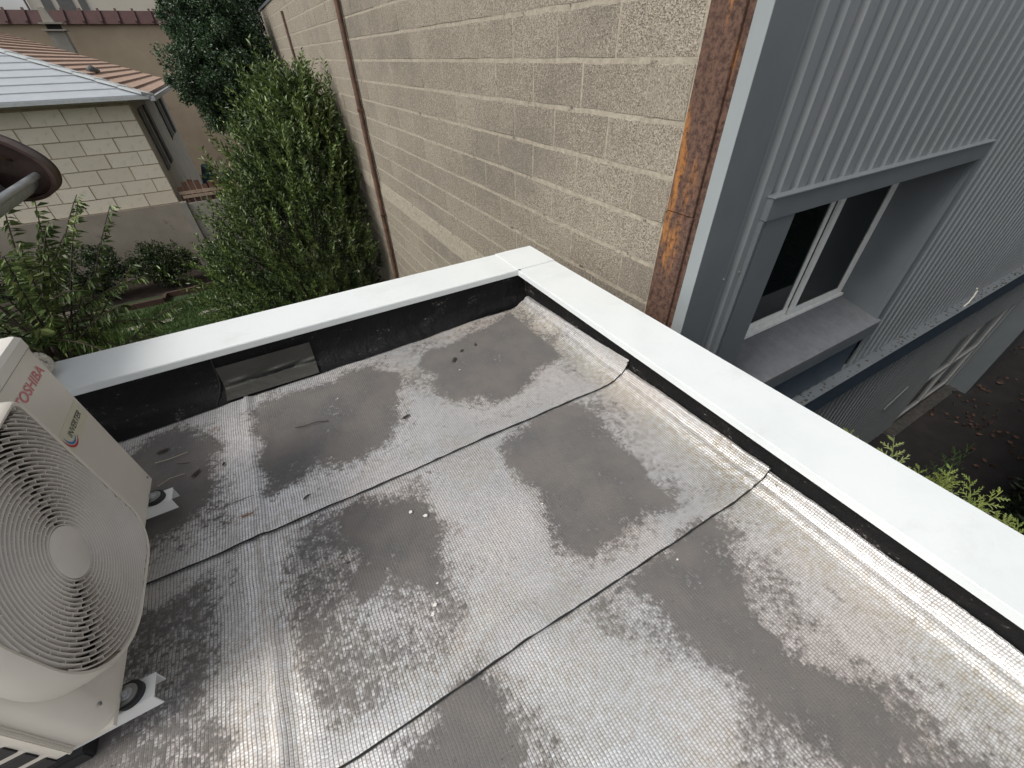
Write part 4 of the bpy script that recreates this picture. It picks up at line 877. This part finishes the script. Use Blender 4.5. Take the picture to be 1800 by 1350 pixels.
g = G(); g.tube([(-1.7, 45.9, -4.8), (-1.7, 45.9, 11)], .05, 6); part('downpipe', g, 'brown_paint', fb)

# fence of concrete posts and panels beside the house, plank screen over it
fc = thing('concrete_fence', 'low grey concrete panel fence between the stone house and the big shrub', 'fence', (-1, 14.8, -4.8))
part('post', G().box(-2.06, -1.90, 14.60, 14.78, -4.8, -2.98), 'panel_concrete', fc, .01); part('post', G().box(-.20, -.04, 14.60, 14.78, -4.8, -2.98), 'panel_concrete', fc, .01)
for k in range(4): part('panel', G().box(-1.90, -.20, 14.66, 14.71, -4.8 + k * .445, -4.36 + k * .445), 'panel_concrete', fc, .006)
ps = thing('plank_screen', 'short screen of reddish upright planks above the concrete fence', 'fence', (-1.2, 15.0, -3.1))
for k in range(11): part('plank', G().box(-2.0 + k * .15, -1.88 + k * .15, 14.98, 15.00, -3.12, -2.62 + random.uniform(-.06, .10)), 'plank_red', ps, .004)
part('rail', G().box(-2.0, -.35, 14.94, 14.975, -2.86, -2.78), 'plank_pale', ps); part('rail', G().box(-1.95, -1.05, 14.90, 14.935, -2.95, -2.88), 'plank_pale', ps)
g = G(); g.tube([(-1.35, 17.5, -4.8), (-1.4, 17.6, -3.1), (-1.30, 17.4, -2.6)], [.22, .2, .12], 8); g.tube([(-1.0, 17.5, -4.8), (-.9, 17.6, -3.2), (-.6, 17.6, -3.0)], [.25, .3, .2], 8); single('covered_barrow', g, 'blue_tarp', 'dark blue covered heap behind the plank screen', 'heap', None, None, 0, 50)

# planter edging, stones, bench
ed = thing('planter_edging', 'low terracotta edging along the planting bed behind the lawn', 'edging', (-3, 13, -4.8))
pl = [(-6.4, 12.55), (-4.35, 12.62), (-3.1, 12.62), (-3.08, 12.95), (-2.3, 12.95), (-1.35, 13.2), (.2, 13.5)]
for a, b in zip(pl, pl[1:]):
    L_ = math.hypot(b[0] - a[0], b[1] - a[1]); nb = max(1, round(L_ / .55)); ux, uy = (b[0] - a[0]) / L_, (b[1] - a[1]) / L_
    for k in range(nb):
        p0, p1 = L_ * k / nb + .006, L_ * (k + 1) / nb - .006; q = [(a[0] + ux * p + -uy * s_ * .04, a[1] + uy * p + ux * s_ * .04) for p, s_ in ((p0, -1), (p1, -1), (p1, 1), (p0, 1))]; h = -4.66 + random.uniform(-.01, .01)
        part('edging_slab', G().hexa([(x, y, -4.85) for x, y in q], [(x, y, h) for x, y in q]), 'terracotta_edge', ed)
wd = ['leftmost, partly behind the coping end', 'second from the left', 'third from the left', 'fourth from the left', 'fifth, beside the big shrub foot', 'sixth, under the big shrub', 'small one up near the planting bed']
for k, (x, y, s) in enumerate(((-3.68, 11.45, .22), (-3.05, 11.45, .24), (-2.10, 11.42, .26), (-1.52, 11.40, .26), (-1.02, 11.45, .26), (-.62, 11.2, .24), (-2.75, 11.95, .07))):
    g = G(); q = [(x + s * random.uniform(.75, 1.1) * math.cos(a), y + .45 * s * random.uniform(.8, 1.1) * math.sin(a), -4.83) for a in np.linspace(0, 2 * math.pi, 10)[:-1]]; g.prism(q, (0, 0, .065))
    single('stepping_stone', g, 'stone_pale', 'pale flat stepping stone in the lawn, ' + wd[k], 'stone', 'stepping stones in the lawn')
bn = thing('garden_bench', 'slatted garden bench with dark iron ends on the lawn by the leafy tree', 'bench', (-5.0, 12.1, -4.8))
for k in range(3): part('seat_slat', G().box(-5.75, -4.47, 11.86 + k * .12, 11.95 + k * .12, -4.38, -4.355), 'bench_wood', bn, .004)
for k in range(3): part('back_slat', G().box(-5.75, -4.47, 12.26, 12.285, -4.24 + k * .12, -4.16 + k * .12), 'bench_wood', bn, .004)
for x in (-5.7, -4.52):
    g = G(); g.tube([(x, 11.82, -4.8), (x, 11.86, -4.40), (x, 12.22, -4.40), (x, 12.30, -3.92)], .025, 6); g.tube([(x, 12.36, -4.8), (x, 12.24, -4.40)], .025, 6); g.tube([(x, 11.84, -4.38), (x, 11.86, -4.15), (x, 12.24, -4.18)], .018, 6); part('bench_end', g, 'cast_iron', bn)

# ================================================================ plants
def rand_unit(n): v_ = np.random.normal(size=(n, 3)); return v_ / np.linalg.norm(v_, axis=1, keepdims=True)
# big laurel-like shrub against the wall
bush = thing('laurel_shrub', 'very tall dense green shrub with upright leafy shoots against the block wall', 'shrub', (.35, 8.9, -4.8))
g = G()
for k in range(7):
    a = k * .9; g.tube([(.35 + .12 * math.cos(a), 8.9 + .12 * math.sin(a), -4.85), (.35 + .35 * math.cos(a), 8.9 + .35 * math.sin(a), -3.6), (.45 + .6 * math.cos(a), 8.9 + .6 * math.sin(a), -2.0)], [.05, .035, .012], 6)
part('stem', g, 'bark', bush, 0, 50)
def rad(t_): return np.interp(t_, [0, .12, .35, .55, .75, .9, 1.0], [.92, 1.30, 1.50, 1.30, .92, .55, .15])
def axis(t_): return np.interp(t_, [0, .4, 1.0], [.25, .30, 1.00])
BASE, TOP = -4.75, -.50
def shoots(n, fr, lmin, lmax, nl, ll, lw, mat, name, thr=None):
    t_ = np.random.uniform(0.02, 1.0, n) ** .9; a = np.random.uniform(0, 2 * math.pi, n); f = np.random.uniform(*fr, n)
    bmp = 1 + .26 * np.sin(a * 3 + t_ * 7) * np.sin(t_ * 11 + a) + .12 * np.sin(a * 7 + t_ * 17)
    r = rad(t_) * f * bmp; cx = axis(t_); x = cx + r * np.cos(a); y = 8.9 + r * 1.15 * np.sin(a); z = BASE + (TOP - BASE) * t_
    out = np.stack([np.cos(a), np.sin(a), np.zeros(n)], 1); dr_ = out * np.random.uniform(.15, .55, n)[:, None] + np.array([0, 0, 1.]) * np.random.uniform(.5, 1.1, n)[:, None] + rand_unit(n) * .25
    dr_ /= np.linalg.norm(dr_, axis=1, keepdims=True); L_ = np.random.uniform(lmin, lmax, n)
    B = []; D = []; 
    for k in range(nl):
        s_ = (k + np.random.rand(n) * .5) / nl; p = np.stack([x, y, z], 1) + dr_ * (L_ * s_)[:, None]; q = np.cross(dr_, rand_unit(n)); q /= np.linalg.norm(q, axis=1, keepdims=True) + 1e-9
        B.append(p); D.append(dr_ * .75 + q * .75)
    B = np.concatenate(B); D = np.concatenate(D); ok = B[:, 0] < BX - .03; B, D = B[ok], D[ok]; D[:, 0] = np.where(B[:, 0] > BX - .09, -abs(D[:, 0]), D[:, 0])
    leaves(name, B, D, np.random.uniform(ll * .7, ll * 1.25, len(B)), lw, mat, bush)
shoots(2600, (.40, 1.0), .22, .42, 26, .074, .025, 'leaf_laurel', 'foliage')
shoots(1000, (.86, 1.08), .34, .62, 30, .070, .024, 'leaf_laurel_tip', 'leafy_shoots')
shoots(170, (.92, 1.10), .55, .95, 34, .080, .026, 'leaf_laurel_tip', 'leafy_shoots')
# long shoots standing out of the top
B = []; D = []
for x0, y0, z0, dx, dz in ((1.50, 8.6, -1.0, .03, .95), (1.36, 8.7, -1.0, -.10, .92), (1.05, 8.8, -.9, -.12, .85), (.8, 8.9, -1.1, -.2, .85), (.55, 8.9, -1.3, -.22, .8), (1.2, 9.0, -1.0, .05, .9), (.3, 8.9, -1.6, -.25, .75), (-.1, 8.7, -2.0, -.25, .7), (-.35, 8.6, -2.1, -.30, .8), (1.45, 8.3, -1.5, .0, .7), (.95, 8.6, -.8, .05, .75), (-.45, 8.6, -1.9, -.15, .85)):
    for k in range(46):
        s_ = k / 46; p = np.array([min(BX - .06, x0 + dx * s_), y0, z0 + dz * s_]); q = rand_unit(1)[0]; q[2] = abs(q[2]) * .4 + .5; B.append(p + rand_unit(1)[0] * .03 * (1 - s_)); D.append(q)
leaves('long_shoots', np.array(B), np.array(D), .095, .028, 'leaf_laurel_tip', bush)['kind'] = 'stuff'
# dark ivy-clad tree
tree = thing('ivy_tree', 'dark green densely leaved tree between the stone house and the block wall', 'tree', (.5, 15.8, -4.8))
g = G(); g.tube([(.45, 15.8, -4.9), (.35, 15.8, -3), (.3, 15.7, -1.5), (.25, 15.7, .2)], [.2, .16, .12, .05], 9)
for a in range(6): g.tube([(.33, 15.75, -2.2 + a * .3), (.3 + .9 * math.cos(a * 1.1), 15.7 + .9 * math.sin(a * 1.1), -1.2 + a * .35)], [.06, .015], 6)
part('trunk', g, 'bark', tree, 0, 50)
def crown(par, name, cen, rad3, nc, nl, cr, ll, lw, mat, hollow=.35, droop=.15, clip=None):
    c_ = rand_unit(nc) * (np.random.uniform(hollow, 1.0, nc) ** .6)[:, None] * np.array(rad3) + np.array(cen)
    sz = np.random.uniform(.6, 1.3, nc) * cr; B = (c_[:, None] + rand_unit(nc * nl).reshape(nc, nl, 3) * (np.random.rand(nc, nl, 1) ** .4) * sz[:, None, None]).reshape(-1, 3)
    D = rand_unit(len(B)) + (B - np.array(cen)) / np.array(rad3) * .8 - np.array([0, 0, droop])
    if clip: ok = clip(B); B, D = B[ok], D[ok]
    return leaves(name, B, D, np.random.uniform(ll * .7, ll * 1.3, len(B)), lw, mat, par)
crown(tree, 'crown', (.20, 15.5, -.35), (1.30, 1.3, 1.25), 330, 190, .20, .062, .036, 'leaf_ivy', clip=lambda B: (B[:, 0] < BX - .03) | (B[:, 1] > 16.6))
crown(tree, 'crown', (.30, 15.5, .75), (1.0, 1.1, 1.0), 220, 170, .20, .062, .036, 'leaf_ivy')
ivy = thing('ivy_mass', 'paler blue green ivy climbing over the far end of the block wall', 'ivy', (1.7, 17.2, -4.8))
crown(ivy, 'foliage', (1.75, 17.6, .3), (1.1, .8, 1.9), 260, 140, .22, .065, .04, 'leaf_ivy'); crown(ivy, 'foliage', (.9, 16.8, -1.6), (.9, .7, 1.5), 150, 130, .22, .065, .04, 'leaf_ivy', clip=lambda B: (B[:, 0] < BX - .03) | (B[:, 1] > 16.6))
g = G(); g.tube([(1.3, 17.0, -4.9), (1.4, 17.2, -2), (1.6, 17.5, .8)], [.08, .06, .02], 7); part('stem', g, 'bark', ivy)
# cherry-like tree in the left foreground with drooping leaf rows
ct = thing('drooping_tree', 'small tree with long drooping green leaves at the left edge behind the unit', 'tree', (-3.2, 7.0, -4.8))
g = G(); g.tube([(-3.3, 7.0, -4.9), (-3.2, 6.95, -3.6), (-3.0, 6.85, -2.6)], [.07, .055, .035], 8); B = []; D = []; rs = random.Random(3)
tips = [(-2.35, 6.5, -1.05, 0), (-2.12, 6.5, -1.10, 0), (-1.55, 6.5, -1.25, 0), (-2.05, 6.4, -1.45, 0), (-1.62, 6.4, -2.05, 0), (-1.35, 6.35, -2.42, 0), (-1.75, 6.35, -2.62, 0), (-2.9, 6.4, -1.25, 0), (-2.6, 6.3, -1.6, 0), (-3.4, 6.4, -1.5, 0), (-2.2, 6.2, -2.0, 0), (-2.7, 6.1, -2.3, 0), (-3.3, 6.1, -2.2, 0), (-2.3, 6.1, -2.8, 0), (-3.0, 6.0, -2.9, 0), (-3.6, 6.2, -2.8, 0), (-1.95, 6.3, -2.3, 0), (-3.9, 6.6, -1.9, 0)]
for k in range(34): tips.append((rs.uniform(-4.0, -1.8), rs.uniform(5.9, 7.4), rs.uniform(-3.4, -1.2), 1))
for tx, ty, tz, _ in tips:
    s0 = Vector((-3.15 + rs.uniform(-.1, .1), 6.95, rs.uniform(-3.7, -2.6))); e0 = Vector((tx, ty, tz)); md = s0.lerp(e0, .55) + Vector((0, 0, .22))
    pts = [s0.lerp(md, q / 5) if q < 5 else md.lerp(e0, (q - 5) / 5) for q in range(11)]
    pts = [s0 * (1 - q) ** 2 + md * 2 * q * (1 - q) + e0 * q * q for q in [i / 10 for i in range(11)]]
    g.tube(pts, [.014 * (1 - i / 12) + .002 for i in range(11)], 5)
    for i in range(38):
        q = .28 + .72 * i / 37; p = s0 * (1 - q) ** 2 + md * 2 * q * (1 - q) + e0 * q * q; tg = ((e0 - md) * q + (md - s0) * (1 - q)).normalized()
        sdv = tg.cross(Vector((0, 0, 1))).normalized() * (1 if i % 2 else -1); d_ = tg * .55 + sdv * .65 + Vector((rs.uniform(-.15, .15), rs.uniform(-.15, .15), -.55 + rs.uniform(-.2, .2)))
        for _q in range(2): B.append(tuple(p + tg * rs.uniform(-.03, .03) + Vector((rs.uniform(-.012, .012), rs.uniform(-.012, .012), rs.uniform(-.03, .01))))); D.append(tuple(d_ + Vector((rs.uniform(-.12, .12), rs.uniform(-.12, .12), rs.uniform(-.15, .15)))))
part('branches', g, 'bark', ct, 0, 60); leaves('foliage', np.array(B), np.array(D), np.random.uniform(.09, .14, len(B)), .030, 'leaf_cherry', ct, .2, .15)
def small_shrub(x, y, z, r3, label, mat, nc=60, nl=70, ll=.07, name='garden_shrub'):
    s_ = thing(name, label, 'shrub', (x, y, -4.8), 'shrubs in the planting bed'); g = G()
    for k in range(6): a = k * 1.05; g.tube([(x, y, -4.85), (x + .5 * r3[0] * math.cos(a), y + .5 * r3[1] * math.sin(a), z + .2 * r3[2])], [.02, .006], 5)
    part('stem', g, 'bark', s_); crown(s_, 'foliage', (x, y, z), r3, nc, nl, .16, ll, ll * .45, mat, .2)
small_shrub(-2.95, 13.7, -4.12, (.72, .5, .55), 'mid green rounded shrub in front of the grey house base', 'leaf_laurel', 80, 80)
small_shrub(-4.45, 13.7, -4.0, (.85, .5, .65), 'dark shrub at the left of the grey house base, behind the drooping tree', 'leaf_dark', 90, 80)
small_shrub(-5.9, 13.5, -3.9, (.8, .5, .8), 'dark shrub farthest left behind the bench', 'leaf_dark', 80, 80)
small_shrub(-1.62, 13.55, -4.30, (.45, .35, .36), 'small dark bluish shrub below the concrete fence', 'leaf_ivy', 50, 70, .06)
# spiky clump beside the bench
B = []; D = []
for k in range(240): B.append((-4.4 + random.gauss(0, .45), 10.9 + random.gauss(0, .18), -4.82)); D.append((random.gauss(0, .35), random.gauss(0, .35), 1))
lp = thing('spiky_plant', 'clump of long narrow upright leaves on the lawn behind the coping end', 'plant', (-4.4, 10.9, -4.8)); leaves('foliage', np.array(B), np.array(D), np.random.uniform(.3, .6, 240), .03, 'leaf_cherry', lp)
# dead leaves on the yard floor
n = 520; px = np.random.uniform(8.5, 14.5, n); py = np.random.uniform(-2.2, .95, n); kp_ = fbm(px, py, 1.1, 91) > .5; px, py = px[kp_], py[kp_]; n = len(px)
dd = rand_unit(n); dd[:, 2] = abs(dd[:, 2]) * .2; o = leaves('leaf_litter', np.stack([px, py, np.full(n, -5.545)], 1), dd, np.random.uniform(.05, .12, n), .05, 'dead_leaf', None); o['kind'] = 'stuff'; o['label'] = 'scattered brown dead leaves on the dark yard floor'; o['category'] = 'leaf litter'
# thuja hedge just outside the right coping: flat ferny sprays
def frond(o_, d_, L_, nrm, V, F, rs, depth=0):
    o_ = Vector(o_); d_ = Vector(d_).normalized(); nrm = Vector(nrm).normalized(); sdv = d_.cross(nrm).normalized(); m_ = 9 if depth == 0 else 6; pts = []
    cur = o_.copy(); dd_ = d_.copy(); bend = rs.uniform(-.06, .06)
    for i in range(m_ + 1): pts.append((cur.copy(), dd_.copy())); dd_ = (dd_ + sdv * bend + Vector((0, 0, -.02))).normalized(); cur += dd_ * L_ / m_
    w0 = .0032 if depth == 0 else .0026
    for i in range(m_):
        w1, w2 = w0 * (1 - .6 * i / m_), w0 * (1 - .6 * (i + 1) / m_); a, b = pts[i][0], pts[i + 1][0]; k = len(V)
        V += [tuple(a - sdv * w1 + nrm * .0012), tuple(a + sdv * w1 + nrm * .0012), tuple(b + sdv * w2 + nrm * .0012), tuple(b - sdv * w2 + nrm * .0012)]; F.append((k, k + 1, k + 2, k + 3))
    if depth < 2:
        nb_ = 13 if depth == 0 else 7
        for i in range(1, nb_):
            q = i / nb_; j = min(m_ - 1, int(q * m_)); p = pts[j][0].lerp(pts[j + 1][0], q * m_ - j); s_ = 1 if i % 2 else -1
            frond(p, pts[j][1] * .75 + sdv * s_ * .66, L_ * (.46 if depth == 0 else .42) * (1 - q * .75) * rs.uniform(.75, 1.1), nrm + Vector((rs.uniform(-.15, .15), rs.uniform(-.15, .15), 0)), V, F, rs, depth + 1)
th_ = thing('thuja_hedge', 'conifer hedge with yellow green ferny tips outside the right coping, unseen length added for shade', 'hedge', (1.85, 0, -5.6)); V = []; F = []; rs = random.Random(11)
for k in range(84):
    y = rs.uniform(-.80, .26); x = rs.uniform(1.62, 1.98); z = -.708 * x - .03 + rs.uniform(-.09, .035) - (max(0, y) * .25)
    frond((x, y, z - .14), (rs.uniform(-.25, .45), rs.uniform(-.5, .5), 1), rs.uniform(.16, .26), (rs.uniform(-1, -.4), rs.uniform(-.8, .1), rs.uniform(.2, .8)), V, F, rs)
np_mesh('sprays', np.array(V), np.array(F), 'leaf_thuja', th_)
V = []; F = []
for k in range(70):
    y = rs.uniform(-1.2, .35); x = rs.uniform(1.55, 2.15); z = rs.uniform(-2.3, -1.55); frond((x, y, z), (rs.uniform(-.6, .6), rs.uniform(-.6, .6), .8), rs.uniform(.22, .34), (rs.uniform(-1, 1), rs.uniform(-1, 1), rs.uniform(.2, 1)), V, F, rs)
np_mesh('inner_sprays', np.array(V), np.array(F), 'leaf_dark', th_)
n = 26000; hx = np.random.uniform(2.0, 17, n); top = np.random.rand(n) < .3  # hedge run outside the view, added to shade the yard
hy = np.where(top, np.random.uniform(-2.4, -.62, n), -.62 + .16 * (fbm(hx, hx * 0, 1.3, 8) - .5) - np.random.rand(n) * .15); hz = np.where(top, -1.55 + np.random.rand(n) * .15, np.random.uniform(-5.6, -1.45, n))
leaves('shade_hedge_leaves', np.stack([hx, hy, hz], 1), rand_unit(n) + np.array([0, .3, .5]), np.random.uniform(.06, .14, n), .035, 'leaf_dark', th_)
part('shade_hedge_core', G().box(2.2, 17, -2.4, -.80, -5.6, -1.62), 'bark', th_)
g = G(); [g.tube([(1.8, y, -5.65), (1.8, y, -1.7)], [.05, .012], 6) for y in (-1, -.5, 0)]; part('stem', g, 'bark', th_)

# ================================================================ neighbour eave with bargeboard and zinc gutter, upper left
ev = thing('roof_eave', 'mossy tiled eave with rounded dark brown bargeboard and zinc gutter at the upper left edge', 'eave', (-1.5, 3.4, -.6))
outl = [(-1.75, .02), (-1.45, -.145), (-1.175, -.301), (-1.098, -.372), (-1.055, -.43), (-1.038, -.485), (-1.045, -.54), (-1.073, -.585), (-1.125, -.618), (-1.19, -.630), (-1.26, -.622), (-1.40, -.60), (-1.75, -.55)]
def smooth(pl, it=2):
    for _ in range(it):
        q = [pl[0]]
        for a, b in zip(pl, pl[1:]): q += [(a[0] * .75 + b[0] * .25, a[1] * .75 + b[1] * .25), (a[0] * .25 + b[0] * .75, a[1] * .25 + b[1] * .75)]
        pl = q + [pl[-1]]
    return pl
os_ = smooth(outl); part('bargeboard', G().prism([(x, 3.76, z) for x, z in os_][::-1], (0, .03, 0)), 'brown_paint', ev)
cx, cz = -1.35, -.38; g = G(); n = len(os_)
for i in range(n - 1):
    q = [];
    for (x, z) in (os_[i], os_[i + 1]): dx, dz = x - cx, z - cz; l_ = math.hypot(dx, dz); q.append(((x, z), (x - dx / l_ * .022, z - dz / l_ * .022)))
    (a, ai), (b, bi) = q; g.hexa([(a[0], 3.66, a[1]), (b[0], 3.66, b[1]), (bi[0], 3.66, bi[1]), (ai[0], 3.66, ai[1])], [(a[0], 3.80, a[1]), (b[0], 3.80, b[1]), (bi[0], 3.80, bi[1]), (ai[0], 3.80, ai[1])])
part('bargeboard_rim', g, 'brown_paint', ev, 0, 40)
g = G(); ys = np.linspace(1.2, 3.72, 14); A_ = [(-1.225 + .085 * math.cos(R(a)), -.515 + .085 * math.sin(R(a))) for a in range(180, 361, 15)]
V = np.array([(x, y, z) for y in ys for x, z in A_]); m_ = len(A_); idx = np.arange(len(V)).reshape(-1, m_); F = np.stack([idx[:-1, :-1], idx[:-1, 1:], idx[1:, 1:], idx[1:, :-1]], -1).reshape(-1, 4)
gt = np_mesh('gutter', V, F, 'zinc_gutter', ev, True)
g = G(); g.tube([(-1.128, 1.2, -.505), (-1.128, 3.70, -.505)], .019, 12); part('gutter_bead', g, 'zinc_gutter', ev, 0, 50)
g = G(); g.tube([(-1.128, 2.97, -.505), (-1.128, 2.985, -.505)], .022, 12); g.box(-1.31, -1.13, 2.97, 2.99, -.485, -.48); part('gutter_bracket', g, 'cast_iron', ev, 0, 50)
for r_ in range(5):
    for k in range(9):
        y0 = 1.62 + k * .235; x0 = -1.20 - r_ * .26; z0 = -.415 + r_ * .15; g = G(); n = 9; V0 = []; V1 = []
        for i in range(n):
            yy_ = y0 + .25 * i / (n - 1); h = .035 * math.sin(math.pi * i / (n - 1)) + .012 * math.sin(2 * math.pi * i / (n - 1)); rg = random.uniform(-.006, .006)
            V0.append((x0 + rg, yy_, z0 + h)); V1.append((x0 - .30, yy_, z0 + .165 + h))
        g.v = V0 + V1 + [(x, y, z - .016) for x, y, z in V0] + [(x, y, z - .016) for x, y, z in V1]
        g.f = [(i, i + 1, n + i + 1, n + i) for i in range(n - 1)] + [(2 * n + i + 1, 2 * n + i, 3 * n + i, 3 * n + i + 1) for i in range(n - 1)] + [(i + 1, i, 2 * n + i, 2 * n + i + 1) for i in range(n - 1)] + [(0, n, 3 * n, 2 * n), (n - 1, 3 * n - 1, 4 * n - 1, 2 * n - 1)]
        part('roof_tile', g, 'old_tile', ev, 0, 50)
g = G(); g.box(-2.6, -1.31, 1.2, 3.75, -.60, -.47); part('soffit', g, 'brown_paint', ev)
g = G(); g.box(-3.4, -2.6, 1.2, 3.75, -5.6, -.60); part('wall', g, 'render_wall', ev)

for o in bpy.data.objects:
    for k in ('_b', '_'):
        if k in o: del o[k]
